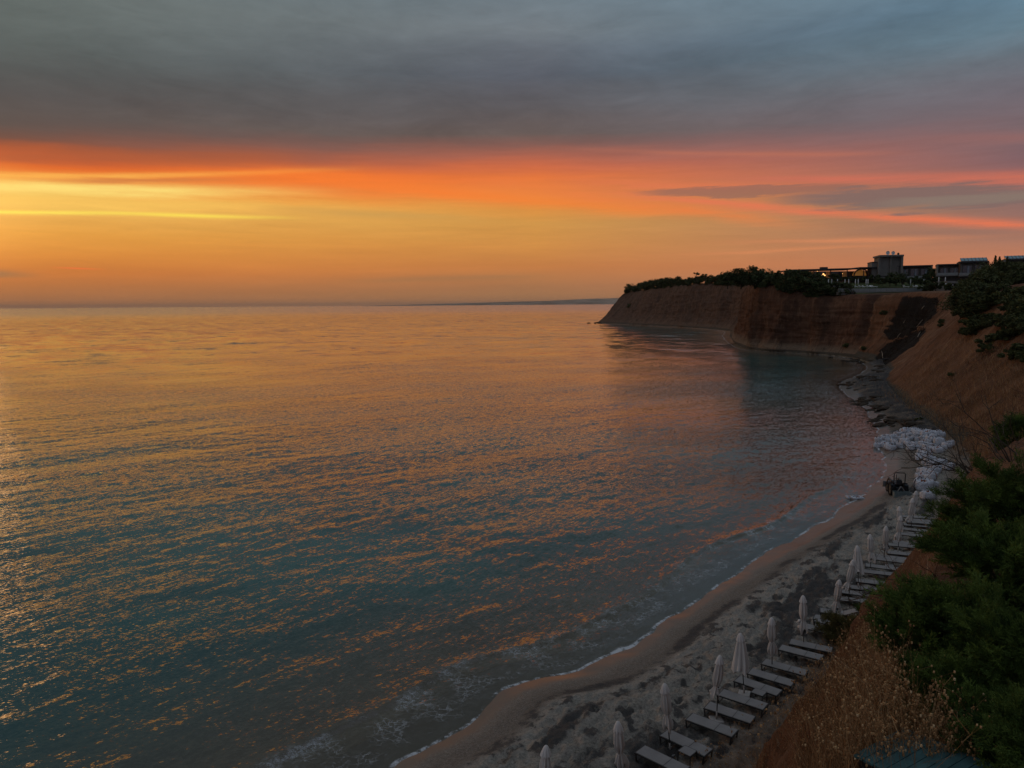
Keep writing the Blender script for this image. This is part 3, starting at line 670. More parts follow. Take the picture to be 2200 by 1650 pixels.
# ------------------------------------------------------------------ sun loungers
def mat_sling():
    m, b, o = newmat('grey_sling_fabric'); p = objco()
    n_ = noise(p, 2.2, 4, .6); w = noise(mapping(p, (6, 60, 1)), 1.0, 2)
    setb(b, col=ramp(n_ * .6 + w * .4, [(.3, (.195, .186, .182)), (.7, (.27, .26, .252))]), rough=.8, spec=.25, normal=bump(noise(p, 7, 3), .15, .03)); return m
M_sling = mat_sling(); M_frame = flat('charcoal_metal', (.028, .026, .025), .5, .4)
LL, LW, LH = 1.93, .66, .33
def make_lounger(raise_deg=0.0, slats=False):
    r = empty('sun_lounger', (0, 0, 0))
    f = MB(); t = .045
    for s in (-1, 1): f.bar((0, s * (LW / 2 - t / 2), LH - .02), (LL, s * (LW / 2 - t / 2), LH - .02), t, .04)
    for x in (t / 2, 1.19, LL - t / 2): f.bar((x, -LW / 2 + t, LH - .022), (x, LW / 2 - t, LH - .022), t, .036)
    f.build('frame', M_frame, r)
    for x in (.05, LL - .05):
        for s in (-1, 1):
            MB().bar((x, s * (LW / 2 - t / 2), LH - .04), (x + (.03 if x < 1 else -.03), s * (LW / 2 - t / 2), 0.0), t).build('leg', M_frame, r)
        MB().bar((x + (.03 if x < 1 else -.03), -LW / 2 + t, .03), (x + (.03 if x < 1 else -.03), LW / 2 - t, .03), .03).build('stretcher', M_frame, r)
    def panel(name, x0, x1, ang=0.0):
        nu, nv = 14, 8; V = []
        for i in range(nu):
            for j in range(nv):
                u, v = i / (nu - 1), j / (nv - 1); x = (x1 - x0) * u; y = (v - .5) * (LW - .07)
                z = .012 - .010 * math.sin(math.pi * u) * math.sin(math.pi * v)
                c, s = math.cos(ang), math.sin(ang); V.append((x0 + x * c - z * s, y, LH + .004 + x * s + z * c))
        return mesh(name, V, gridfaces(nu, nv), M_sling, r)
    panel('seat', .05, 1.185)
    if slats:
        m = MB()
        for k in range(8):
            x = .05 + k * .09; c, s = math.cos(R(raise_deg)), math.sin(R(raise_deg)); m.bar((1.205 + x * c, -LW / 2 + .04, LH + .01 + x * s), (1.205 + x * c, LW / 2 - .04, LH + .01 + x * s), .05, .02)
        for s_ in (-1, 1): m.bar((1.2, s_ * (LW / 2 - .03), LH), (1.2 + .74 * math.cos(R(raise_deg)), s_ * (LW / 2 - .03), LH + .74 * math.sin(R(raise_deg))), .035)
        m.build('backrest', M_frame, r)
    else:
        bk = panel('backrest', 1.205, LL - .03, R(raise_deg))
        if raise_deg:
            m = MB()
            for s_ in (-1, 1):
                m.bar((1.2, s_ * (LW / 2 - .03), LH), (1.2 + .72 * math.cos(R(raise_deg)), s_ * (LW / 2 - .03), LH + .72 * math.sin(R(raise_deg))), .03)
                m.bar((1.2 + .5 * math.cos(R(raise_deg)), s_ * .2, LH + .5 * math.sin(R(raise_deg))), (1.75, s_ * .2, LH - .03), .02)
            m.build('back_frame', M_frame, r)
    return r
# foot-end and head-end middle of each bed, seen along these lines of sight at bed height
LG = [((1373.6, 1607.7), (1471, 1655)), ((1425.5, 1572.4), (1523.5, 1617.6)), ((1479.3, 1539.3), (1580, 1577)), ((1517.5, 1511.5), (1616, 1544)),
      ((1547, 1486), (1645, 1518)), ((1582, 1458), (1676, 1490.5)), ((1609.5, 1440), (1706, 1468.5)), ((1638.7, 1419.5), (1734, 1445.5)), ((1674.7, 1390), (1768.6, 1414)),
      ((1696, 1374.6), (1790, 1394)), ((1724, 1343), (1816, 1366)), ((1748, 1324), (1838, 1342)), ((1761, 1301.5), (1850, 1313)), ((1796, 1284.5), (1882, 1294)),
      ((1803, 1270), (1888, 1281)), ((1826, 1254.5), (1908, 1264)), ((1838, 1239), (1916.4, 1248.3)), ((1853, 1226), (1930, 1235)), ((1858, 1213), (1938, 1223)), ((1879, 1198.5), (1953, 1207)),
      ((1881, 1187.5), (1957, 1196.5)), ((1905, 1180), (1978, 1187)), ((1907, 1167.5), (1981, 1174.5)), ((1917, 1156.5), (1992, 1163)), ((1934, 1146), (2001, 1153.5)), ((1938, 1135.5), (2009, 1143)),
      ((1940, 1127), (2009, 1133)), ((1947, 1119.5), (2019, 1125.5)), ((1951, 1112), (2019, 1117)), ((1936, 1105.5), (2008, 1110))]
proto = make_lounger(); raised = make_lounger(24); slatted = make_lounger(38, True)
used = {}
GRP_L = 'grey sun loungers in a row on the sand'
ldir = []
for i, (a, b_) in enumerate(LG):
    src = raised if i == 12 else slatted if i == 14 else proto
    zb = 1.5
    for _ in range(3):
        A, B = G(*a, zb + LH), G(*b_, zb + LH); zb = ground((A[0] + B[0]) / 2, (A[1] + B[1]) / 2, 8.0)
    zb = min(zb, 1.62)
    c = src if src not in used else copy_tree(src)
    used[src] = 1
    ang = math.atan2(B[1] - A[1], B[0] - A[0]); c.location = (A[0], A[1], zb - .012); c.rotation_euler = (0, 0, ang); ldir.append((A, B, ang, zb))
    if i == 12: lab = 'grey sun lounger with its backrest propped up, thirteenth from the near end'
    elif i == 14: lab = 'sun lounger with a dark slatted raised backrest beside the green bush'
    elif i == len(LG) - 1: lab = 'farthest grey sun lounger of the row, half behind closed umbrellas'
    elif i == 0: lab = 'grey sun lounger nearest the camera, cut by the bottom edge'
    else: lab = 'flat grey sun lounger on the sand, %s in the row from the near end' % ORD[i]
    tag(c, lab, 'sun lounger', GRP_L)

# ------------------------------------------------------------------ side tables
def make_table():
    r = empty('side_table', (0, 0, 0)); w, d, h = .50, .46, .40
    f = MB()
    for s in (-1, 1):
        f.bar((-w / 2, s * d / 2, h), (w / 2, s * d / 2, h), .035); f.bar((s * w / 2, -d / 2 + .02, h), (s * w / 2, d / 2 - .02, h), .035)
    f.build('frame', M_frame, r)
    for sx in (-1, 1):
        for sy in (-1, 1): MB().bar((sx * w / 2, sy * d / 2, h - .018), (sx * w / 2, sy * d / 2, 0), .035).build('leg', M_frame, r)
    MB().box((0, 0, h + .012), (w - .02, d - .02, .02)).build('table_top', M_sling, r); return r
tp = make_table()
for i, (px, py, lab) in enumerate([(1477, 1611, 'small grey side table beside the second lounger, nearest table'), (1630.5, 1486.5, 'small grey side table in front of the sixth lounger'),
        (1764, 1336, 'small grey side table half hidden by the feathery bush'), (1836, 1291, 'small grey side table between loungers behind the green juniper'), (1911, 1206.5, 'small grey side table by the far loungers, under bare twigs')]):
    c = tp if i == 0 else copy_tree(tp)
    q = G(px, py, 1.9); c.location = (q[0], q[1], min(ground(q[0], q[1], 8), 1.6)); j = min(range(len(ldir)), key=lambda k: np.hypot(*(ldir[k][0][:2] + ldir[k][1][:2] - 2 * q[:2])))
    c.rotation_euler = (0, 0, ldir[j][2]); tag(c, lab, 'side table', 'side tables between the loungers')

# ------------------------------------------------------------------ closed umbrellas
def mat_cloth(name, col):
    m, b, o = newmat(name); p = objco(); n_ = noise(mapping(p, (3, 3, 1)), 1.0, 5, .6); n2 = noise(p, 26, 3)
    setb(b, col=ramp(n_, [(.3, tuple(v * .82 for v in col)), (.7, col)]), rough=.9, spec=.15, normal=bump(n_ * .7 + n2 * .3, .35, .05)); return m
M_cloth = mat_cloth('cream_canvas', (.60, .565, .525)); M_vent = mat_cloth('pale_canvas', (.66, .63, .60))
M_conc = flat('pale_concrete', (.34, .32, .30), .9, .2, var=.2, scale=12, bmp=.3)
def make_umbrella(seed, kind, hgt=2.78):
    g_ = np.random.default_rng(seed); r = empty('closed_umbrella', (0, 0, 0))
    MB().box((0, 0, .04), (.5, .5, .08)).build('base', M_conc, r, bevel=.015)
    MB().tube([(0, 0, .06), (0, 0, .42)], .034, 10).build('sleeve', M_conc, r, True)
    MB().tube([(0, 0, .3), (0, 0, hgt - .06)], .021, 10).build('pole', M_frame, r, True)
    z1 = hgt - .04; tie = hgt * g_.uniform(.50, .56); z0 = 1.0 if kind != 'loose' else 1.18
    nz, na = 36, 64; V = []; ph = g_.uniform(0, 6.28, 6); lean = g_.normal(0, .02, 2)
    for i in range(nz):
        u = i / (nz - 1); z = z1 + (z0 - z1) * u
        if kind == 'loose': rad = np.interp(u, [0, .04, .14, .3, .6, .85, 1], [.02, .07, .12, .17, .235, .29, .305])
        else:
            ut = (z1 - tie) / (z1 - z0)
            rad = np.interp(u, [0, .04, .14, ut * .45, ut * .75, ut - .06, ut, ut + .07, ut + .2, .93, 1], [.02, .065, .105, .155, .165, .115, .072, .12, .155, .165, .145])
        for k in range(na):
            a = 2 * math.pi * k / na
            fold = .20 * math.sin(8 * a + ph[0] + 1.2 * u) + .10 * math.sin(5 * a + ph[1] - 2.2 * u) + .07 * math.sin(13 * a + ph[2] + 3 * u)
            am = np.interp(u, [0, .1, .3, 1], [.15, .5, .9, 1.25]); rr2 = rad * (1 + fold * am)
            if kind != 'loose' and u > ut + .02: rr2 *= 1 + .35 * max(0, math.sin(2 * a + ph[3])) * min(1, (u - ut) * 5)
            dz = (.16 if kind != 'loose' else .12) * max(0, u - .85) / .15 * math.sin(3 * a + ph[4]) 
            V.append((rr2 * math.cos(a) + lean[0] * u * 4 * u, rr2 * math.sin(a) + lean[1] * u * 4 * u, z + dz))
    ring = [(i * na + k, i * na + (k + 1) % na, (i + 1) * na + (k + 1) % na, (i + 1) * na + k) for i in range(nz - 1) for k in range(na)]
    can = mesh('canopy', V, np.array(ring)[:, ::-1], M_cloth, r)
    if kind == 'blob':
        m = MB(); m.tube([(-.10, 0, tie + .01), (-.20, .01, tie - .04), (-.25, .01, tie - .13), (-.20, .01, tie - .2), (-.12, 0, tie - .22)], [.03, .07, .085, .07, .03], 10); m.build('gathered_cloth', M_vent, r, True)
    V = []
    for i in range(9):
        u = i / 8; z = hgt + .015 - .36 * u; rad = np.interp(u, [0, .12, .35, .7, 1], [.005, .06, .105, .145, .172])
        for k in range(48):
            a = 2 * math.pi * k / 48; V.append((rad * (1 + .13 * u * math.sin(8 * a + ph[0])) * math.cos(a), rad * (1 + .13 * u * math.sin(8 * a + ph[0])) * math.sin(a), z + .03 * u * math.sin(8 * a + ph[5])))
    ring = [(i * 48 + k, i * 48 + (k + 1) % 48, (i + 1) * 48 + (k + 1) % 48, (i + 1) * 48 + k) for i in range(8) for k in range(48)]
    mesh('vent', V, np.array(ring)[:, ::-1], M_vent, r)
    if kind != 'loose':
        pts = [(.082 * math.cos(a), .082 * math.sin(a), tie + .01 * math.sin(3 * a)) for a in np.linspace(0, 2 * math.pi, 25)]
        MB().tube(pts, .014, 6).build('tie_strap', M_vent, r, True)
    MB().tube([(.0, .0, 1.02), (.0, 0, 1.16)], .042, 8).build('hub', M_frame, r, True)
    return r
UM = [((1150, 1605), (1166, 1778), 'a'), ((1322, 1543), (1336, 1705), 'b'), ((1425, 1464), (1440.7, 1618), 'a'), ((1537, 1406), (1539, 1548), 'c'), ((1589.5, 1359), (1599, 1492), 'loose'),
      ((1652.8, 1322.8), (1659, 1446), 'b'), ((1724.8, 1280), (1727, 1397), 'blob'), ((1789.4, 1241), (1795, 1346), 'a'), ((1816.7, 1201), (1821, 1301.6), 'c'), ((1842, 1171.8), (1844.5, 1266.6), 'loose'),
      ((1868, 1148), (1871, 1234), 'b'), ((1900, 1128.4), (1898.5, 1211.5), 'c'), ((1930, 1106.4), (1929, 1187), 'a'), ((1931, 1088), (1932, 1164), 'b'), ((1958.6, 1070), (1957, 1144.5), 'c'), ((1958.6, 1053), (1960, 1124.5), 'a')]
protoU = {}
for i, (tp_, bp_, k) in enumerate(UM):
    if k not in protoU: c = protoU[k] = make_umbrella(100 + len(protoU), 'tied' if k in 'abc' else k)
    else: c = copy_tree(protoU[k])
    q = G(*bp_, 1.5); z = min(ground(q[0], q[1], 8), 1.6); q = G(*bp_, z)
    top = P(*tp_, q[1]); hh = (top[2] - z) / 2.80
    c.location = (q[0], q[1], z - .01); c.scale = (min(1.06, max(.94, hh)),) * 2 + (min(1.10, max(.90, hh)),)
    c.rotation_euler = (random.gauss(0, .02), math.atan2(top[0] - q[0], 2.8) * .9, random.uniform(-.5, .5) if k in ('loose', 'blob') else random.uniform(0, 6.28))
    lab = {0: 'closed cream umbrella nearest the camera, only its top in view', 15: 'farthest closed cream umbrella in the row, by the tractor'}.get(i)
    if not lab: lab = ('closed cream umbrella tied at the waist, %s from the near end' if k in 'abc' else 'loosely furled cream umbrella flaring wide, %s from the near end' if k == 'loose' else 'closed cream umbrella with a knot of cloth at its side, %s from the near end') % ORD[i]
    tag(c, lab, 'umbrella', 'closed umbrellas standing along the loungers')

# ------------------------------------------------------------------ white bulk bags
def mat_bag():
    m, b, o = newmat('white_woven_bag'); p = objco(); n_ = noise(p, 3, 5, .6); n2 = noise(p, 11, 3)
    c = ramp(n_, [(.3, (.40, .415, .46)), (.7, (.70, .715, .76))]); c = mixc(n2.ss(.56, .70) * .7, c, (.15, .10, .07)); c = mixc(sepxyz(p)[2].ss(.30, .02) * n2.ss(.35, .6) * .7, c, (.17, .12, .085))
    setb(b, col=c, rough=.75, spec=.2, normal=bump(n_ * .5 + n2 * .5, 1.0, .22)); return m
M_bag = mat_bag(); M_tie = flat('rust_orange_strap', (.30, .10, .05), .8); M_dstrap = flat('dark_strap', (.04, .04, .05), .8)
M_bagfill = flat('dark_sand_fill', (.09, .07, .055), 1.0, .1)
def make_bag(seed):
    g_ = np.random.default_rng(seed); r = empty('bulk_bag', (0, 0, 0)); nu, nv = 30, 20; V = []; sx, sy, sz = g_.uniform(.5, .62), g_.uniform(.48, .6), g_.uniform(.36, .5)
    ph = g_.uniform(0, 6.28, 8); tilt = g_.normal(0, .10, 2)
    for j in range(nv):
        v = j / (nv - 1); phi = (v - .5) * math.pi
        for i in range(nu):
            a = 2 * math.pi * i / nu; se = lambda w, e: math.copysign(abs(w) ** e, w)
            cx, cy, cz = se(math.cos(phi), .45) * se(math.cos(a), .6), se(math.cos(phi), .45) * se(math.sin(a), .6), se(math.sin(phi), .6)
            w = 1 + .06 * math.sin(3 * a + ph[0] + 2 * v) + .05 * math.sin(5 * a + ph[1]) * v + .05 * math.sin(9 * a + ph[2] + 4 * v)
            x, y, z = cx * sx * w, cy * sy * w, cz * sz
            if v > .62:                                            # gathered, open mouth
                k = (v - .62) / .38; z += .10 * math.sin(6 * a + ph[3]) * (1 - k) * k * 4 * .5; z -= .20 * max(0, k - .45) * 1.8; x *= 1 - .08 * k; y *= 1 - .08 * k
            z += .05 * math.sin(4 * x + ph[4]) * math.cos(4 * y + ph[5])
            V.append((x + tilt[0] * z, y + tilt[1] * z, z + sz - .04))
    ring = [(j * nu + i, j * nu + (i + 1) % nu, (j + 1) * nu + (i + 1) % nu, (j + 1) * nu + i) for j in range(nv - 1) for i in range(nu)]
    mesh('bag_body', V, np.array(ring), M_bag, r)
    top = 2 * sz - .08
    m = MB(); m.tube([(.12 * math.cos(a) + g_.normal(0, .04), .12 * math.sin(a) + g_.normal(0, .04), top - .12 + g_.normal(0, .05)) for a in np.linspace(0, 5.0, 9)], .045, 6); m.build('tie', M_tie, r, True)
    for q in range(3):
        a = ph[q] ; m = MB(); c0 = np.array([sx * .62 * math.cos(a), sy * .62 * math.sin(a), top - .06]); t_ = np.array([-math.sin(a), math.cos(a), 0]) * .17
        m.tube([c0 - t_, c0 - t_ * .7 + (0, 0, .13), c0 + (0, 0, .19), c0 + t_ * .7 + (0, 0, .12), c0 + t_], .028, 6)
        m.build('lifting_loop', M_bag if q else M_dstrap, r, True)
    m = MB(); a = ph[6]; m.tube([(sx * 1.03 * math.cos(a) * k, sy * 1.03 * math.sin(a) * k, z) for k, z in ((1.02, .12), (1.06, .3), (1.04, sz * 1.35), (.84, sz * 1.9))], .03, 6); m.build('seam_strap', M_dstrap if seed % 2 else M_tie, r, True)
    return r
BG = [(780,190),(870,185),(700,205),(945,235),(1015,215),(1150,230),(1370,235),(1450,250),(620,225),(540,255),(470,270),(400,295),(330,305),(270,335),(830,245),(1080,275),
      (90,350),(190,335),(300,375),(420,395),(520,335),(600,385),(690,325),(760,405),(880,335),(960,395),(1060,335),(1130,405),(1215,345),(1300,295),(1330,405),(1420,435),(1455,365),
      (60,440),(220,440),(310,495),(425,445),(570,520),(660,445),(800,555),(740,475),(880,475),(990,525),(1080,480),(1165,520),(1245,485),(1300,540),(1400,560),(1500,540),(1590,480),(1680,480),
      (1000,645),(1100,625),(1195,605),(990,725),(1090,705),(1180,725),(990,790),(1095,790),(1200,805),(1280,775),(1305,855),(1420,855),(1500,815),(1120,865),(1205,905),(1350,925),(1430,965),
      (1060,995),(1000,1035),(1150,1005),(1250,1005),(1330,1015),(1005,1095),(1110,1075),(1200,1085),(1290,1085),(1600,965),(1690,925),(1150,1155),(1040,1150),(1240,1170),(1085,1330),(1300,1290),(1185,1570)]
protoB = [make_bag(300 + k) for k in range(7)]
GRP_B = 'white bulk bags heaped on the beach'
ub = set(); placed = []
for i, (cx_, cy_) in enumerate(BG):
    k = i % 7; c = protoB[k] if k not in ub else copy_tree(protoB[k]); ub.add(k)
    q = G(1880 + cx_ * .0970, 910 + cy_ * .0970, 2.0)
    zg_ = min(ground(q[0], q[1], 12), 2.2); nb = sum(1 for p_ in placed if np.hypot(p_[0] - q[0], p_[1] - q[1]) < .8)
    s_ = random.uniform(.66, .98) * (1.75 if (cx_, cy_) == (1085, 1330) else 1.25 if i in (5, 6, 35, 39, 47) else 1.0)
    q = G(1880 + cx_ * .0970, 910 + cy_ * .0970, max(zg_, .2) + .35 * s_)
    zg_ = max(min(ground(q[0], q[1], 12), 2.2), .0)
    c.location = (q[0], q[1], zg_ - .05 + .13 * min(nb, 2)); c.scale = (s_, s_, s_ * random.uniform(.85, 1.1)); c.rotation_euler = (random.gauss(0, .12), random.gauss(0, .12), random.uniform(0, 6.28)); placed.append(q)
    lab = 'white bulk bag with rust straps lying in the heap below the red slope'
    if (cx_, cy_) == (1085, 1330): lab = 'biggest white bulk bag, open topped, right beside the tractor'
    elif (cx_, cy_) == (1185, 1570): lab = 'white bulk bag alone by the juniper, past the farthest umbrella'
    elif (cx_, cy_) == (60, 440): lab = 'white bulk bag slumped at the water edge, leftmost of the heap'
    elif (cx_, cy_) == (1680, 480): lab = 'white bulk bag at the right end of the upper heap against the slope'
    elif (cx_, cy_) == (310, 495): lab = 'long flat white bulk bag fronting the seaward end of the heap'
    elif (cx_, cy_) == (1690, 925): lab = 'white bulk bag farthest inland, half up the bank among grass'
    tag(c, lab, 'bulk bag', GRP_B)
# a torn one in the wash
c = copy_tree(protoB[2]); q = G(1842, 1069, .1); c.location = (q[0], q[1], -.12); c.scale = (1.1, .8, .38); c.rotation_euler = (.1, .05, .3); tag(c, 'collapsed white bag lying in the shallow wash apart from the heap', 'bulk bag', GRP_B)
c = copy_tree(protoB[4]); q = G(1825, 1068, .05); c.location = (q[0], q[1], -.14); c.scale = (.8, .6, .34); c.rotation_euler = (.2, 0, 1.3); tag(c, 'torn white bag awash in the surf, seaward of the collapsed one', 'bulk bag', GRP_B)

# ------------------------------------------------------------------ the tractor
def tractor():
    M_body = flat('dark_machine_paint', (.018, .022, .030), .45, .5); M_tyre = flat('black_rubber', (.014, .014, .014), .85, .2, bmp=.3); M_green = flat('grey_green_paint', (.115, .150, .150), .6, .35, var=.3, scale=9)
    M_blk = flat('matt_black', (.008, .008, .009), .7, .3); M_rim = flat('dusty_rim', (.10, .09, .07), .6, .4); M_steel = flat('worn_steel', (.25, .25, .25), .45, .5, .6); M_seat = flat('black_vinyl', (.02, .02, .022), .55, .4)
    r = empty('tractor', (0, 0, 0))
    m = MB(); m.box((0, .55, .78), (.52, 1.25, .46)); m.box((0, .55, 1.03), (.46, 1.2, .08), taper=.85); m.box((0, -.3, .6), (.5, 1.0, .36)); m.box((0, 1.2, .72), (.48, .06, .4)); m.build('body', M_body, r, bevel=.03)
    m = MB()
    for s in (-1, 1): m.box((s * .56, -.42, 1.04), (.34, .78, .05)); m.box((s * .56, -.02, .86), (.34, .05, .34), rx=-.3); m.box((s * .56, -.82, .88), (.34, .05, .30), rx=.3)
    m.build('fender', M_body, r, bevel=.01)
    def tyre(x, y, rad, w, n):
        m = MB(); pts = []; prof = [(-w / 2, .78 * rad), (-w / 2, .95 * rad), (-w * .35, rad), (w * .35, rad), (w / 2, .95 * rad), (w / 2, .78 * rad)]; k = 28
        V = [(x + px_, y + pr * math.cos(2 * math.pi * i / k), rad + pr * math.sin(2 * math.pi * i / k)) for i in range(k) for px_, pr in prof]
        Fq = [(i * 6 + j, i * 6 + (j + 1) % 6, ((i + 1) % k) * 6 + (j + 1) % 6, ((i + 1) % k) * 6 + j) for i in range(k) for j in range(6)]
        m.add(V, Fq)
        for i in range(n):
            for s in (-1, 1):
                a = 2 * math.pi * (i + (.5 if s > 0 else 0)) / n; c_, s2 = math.cos(a), math.sin(a); a2 = a + .18
                m.bar((x + s * w * .02, y + (rad + .012) * math.cos(a2), rad + (rad + .012) * math.sin(a2)), (x + s * w * .5, y + (rad + .006) * c_, rad + (rad + .006) * s2), .05, .055)
        whl = empty('wheel', (0, 0, 0)); whl.parent = r
        t_ = m.build('tyre', M_tyre, whl); rm = MB().tube([(x - w * .3, y, rad), (x + w * .3, y, rad)], rad * .78, 20).build('rim', M_rim, whl, False); MB().tube([(x - w * .42, y, rad), (x + w * .42, y, rad)], rad * .22, 10).build('hub', M_body, whl)
    for s in (-1, 1): tyre(s * .56, -.42, .55, .34, 16); tyre(s * .47, 1.0, .36, .22, 14)
    m = MB(); m.tube([(-.46, -.68, .7), (-.46, -.70, 1.5), (-.46, -.74, 2.02), (-.38, -.76, 2.12), (.38, -.76, 2.12), (.46, -.74, 2.02), (.46, -.70, 1.5), (.46, -.68, .7)], .04, 8); m.build('roll_bar', M_blk, r, True)
    m = MB(); m.box((0, -.30, .96), (.46, .44, .12)); m.box((0, -.55, 1.22), (.44, .10, .46), rx=-.12); m.build('seat', M_seat, r, bevel=.03)
    m = MB(); m.tube([(.19 * math.cos(a), .16 + .19 * math.sin(a) * .8, 1.30 + .19 * math.sin(a) * .5) for a in np.linspace(0, 2 * math.pi, 19)], .016, 6); m.bar((0, .16, 1.30), (0, .30, 1.02), .03); m.build('steering_wheel', M_blk, r, True)
    MB().tube([(.2, .95, 1.0), (.2, .95, 1.55), (.2, .92, 1.6)], .03, 8).build('exhaust', M_blk, r, True)
    # loader arms and bucket at the front
    m = MB()
    for s in (-1, 1): m.bar((s * .40, .1, 1.15), (s * .42, 1.0, 1.25), .09, .13); m.bar((s * .42, 1.0, 1.25), (s * .44, 1.75, .55), .09, .13); m.bar((s * .40, .15, .6), (s * .40, .1, 1.2), .09, .11); m.bar((s * .41, .3, .75), (s * .42, 1.0, 1.12), .05)
    m.build('loader_arm', M_body, r)
    m = MB(); w = 1.35
    for a, b_ in (((1.75, .75), (1.72, .25)), ((1.72, .25), (2.2, .12)),): m.add([(-w / 2, a[0], a[1]), (w / 2, a[0], a[1]), (w / 2, b_[0], b_[1]), (-w / 2, b_[0], b_[1]), (-w / 2, a[0] + .03, a[1] + .02), (w / 2, a[0] + .03, a[1] + .02), (w / 2, b_[0] + .03, b_[1] + .03), (-w / 2, b_[0] + .03, b_[1] + .03)], [(0, 1, 2, 3), (7, 6, 5, 4), (0, 4, 5, 1), (1, 5, 6, 2), (2, 6, 7, 3), (3, 7, 4, 0)])
    for s in (-1, 1): m.add([(s * w / 2, 1.75, .75), (s * w / 2, 1.72, .25), (s * w / 2, 2.2, .12), (s * (w / 2 + .03), 1.75, .75), (s * (w / 2 + .03), 1.72, .25), (s * (w / 2 + .03), 2.2, .12)], [(0, 1, 2), (5, 4, 3), (0, 3, 4, 1), (1, 4, 5, 2), (2, 5, 3, 0)])
    m.build('loader_bucket', M_steel, r)
    # box scraper on the rear linkage, towards the camera
    m = MB(); w, y0, y1, h = 1.42, -1.95, -1.40, .52; t = .035
    m.box((0, y0, h / 2 + .06), (w, t, h)); m.box((0, y1, h / 2 + .06), (w, t, h))
    for s in (-1, 1): m.box((s * (w / 2 - t / 2), (y0 + y1) / 2, h / 2 + .06), (t, y1 - y0 - t, h))
    m.box((0, (y0 + y1) / 2, .10), (w - 2 * t, y1 - y0 - t, .03)); m.box((0, y0, h + .075), (w + .02, .06, .05)); m.box((0, y1, h + .075), (w + .02, .06, .05))
    bx = m.build('rear_box', M_green, r)
    MB().box((.05, y0 - .022, .36), (.22, .008, .05)).build('name_plate', M_steel, bx)
    m = MB(); m.bar((-.32, y1, .55), (0, y1 + .12, 1.02), .05); m.bar((.32, y1, .55), (0, y1 + .12, 1.02), .05); m.bar((0, y1 + .12, 1.0), (0, -.75, .85), .045); m.bar((-.34, y1, .32), (-.3, -.7, .45), .05); m.bar((.34, y1, .32), (.3, -.7, .45), .05)
    m.build('linkage', M_steel, r)
    MB().tube([(-.62, -.74, 1.75), (-.46, -.74, 1.75)], .02, 6).build('lamp_bracket', M_blk, r)
    return r
tr = tractor(); q = G(1930, 1054, 1.45); zt_ = ground(q[0] + .5, q[1] + 1.5, 8)
tr.rotation_euler = (0, 0, R(-12)); tr.location = (q[0] + .9, q[1] + 2.0, min(zt_, 1.6) - .02); tr.scale = (1.0, 1.0, 1.0)
tag(tr, 'dark compact tractor with roll bar and grey green rear box, parked by the white bags', 'tractor')

# ------------------------------------------------------------------ wicker bins at the foot of the slope
def mat_wicker():
    m, b, o = newmat('wicker'); p = objco(); w = noise(mapping(p, (20, 20, 60)), 1.0, 3); setb(b, col=ramp(w, [(.3, (.10, .055, .03)), (.7, (.30, .19, .11))]), rough=.85, normal=bump(w, .8, .02)); return m
M_wick = mat_wicker()
def basket(h=.62, r_=.25):
    t = empty('wicker_bin', (0, 0, 0)); m = MB(); nb = 12
    for k in range(nb):
        z = h * (k + .5) / nb; rr2 = r_ * (.86 + .14 * k / nb); m.tube([(rr2 * math.cos(a) * (1 + .02 * math.sin(10 * a + k * 3.14)), rr2 * math.sin(a) * (1 + .02 * math.sin(10 * a + k * 3.14)), z) for a in np.linspace(0, 2 * math.pi, 29)], h / nb * .55, 5, False)
    m.build('basket_wall', M_wick, t, True)
    MB().tube([(r_ * 1.03 * math.cos(a), r_ * 1.03 * math.sin(a), h) for a in np.linspace(0, 2 * math.pi, 33)], .026, 8).build('rim', flat('pale_wicker_rim', (.30, .22, .15), .8), t, True)
    MB().tube([(0, 0, .01), (0, 0, .03)], r_ * .85, 20).build('bottom', M_wick, t); return t
b0 = basket(); q = G(1685, 1592, 1.6); q = G(1684, 1613, min(max(ground(q[0], q[1], 8), 1.5), 2.2)); b0.location = tuple(q); b0.rotation_euler = (.03, .02, 0)
tag(b0, 'upright wicker bin with a pale round rim at the edge of the dry grass', 'bin')
b1 = copy_tree(b0); q2 = G(1697, 1577, 1.8); b1.location = (q2[0] + .1, q2[1] + .4, ground(q2[0] + .1, q2[1] + .4, 8) + .22); b1.rotation_euler = (R(78), 0, R(-35)); tag(b1, 'ribbed wicker bin lying on its side behind the upright one', 'bin')

# ------------------------------------------------------------------ hotel on the plateau
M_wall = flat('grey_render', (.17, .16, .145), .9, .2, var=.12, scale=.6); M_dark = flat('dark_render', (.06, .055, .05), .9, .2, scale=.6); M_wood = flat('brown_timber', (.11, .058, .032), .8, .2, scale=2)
M_roof = flat('dark_roof', (.045, .045, .048), .8, .3, scale=1); M_white = flat('white_paint', (.62, .62, .60), .7, .3, var=.08); M_glassr = flat('pale_glass_panel', (.17, .185, .18), .25, .6, var=.1, scale=.4)
m, b, o = newmat('window_glass'); setb(b, col=(.02, .03, .045), rough=.08, spec=.8); M_glass = m
M_curt = flat('pale_curtain', (.20, .22, .25), .9, .2, scale=3)
def lampmat(name, col, s):
    m, b, o = newmat(name); setb(b, col=col, emit=col, emits=s, rough=.6); return m
M_lamp = lampmat('warm_lamp', (1.0, .50, .16), 2.2); M_glow = lampmat('warm_lit_interior', (.85, .36, .11), .05)
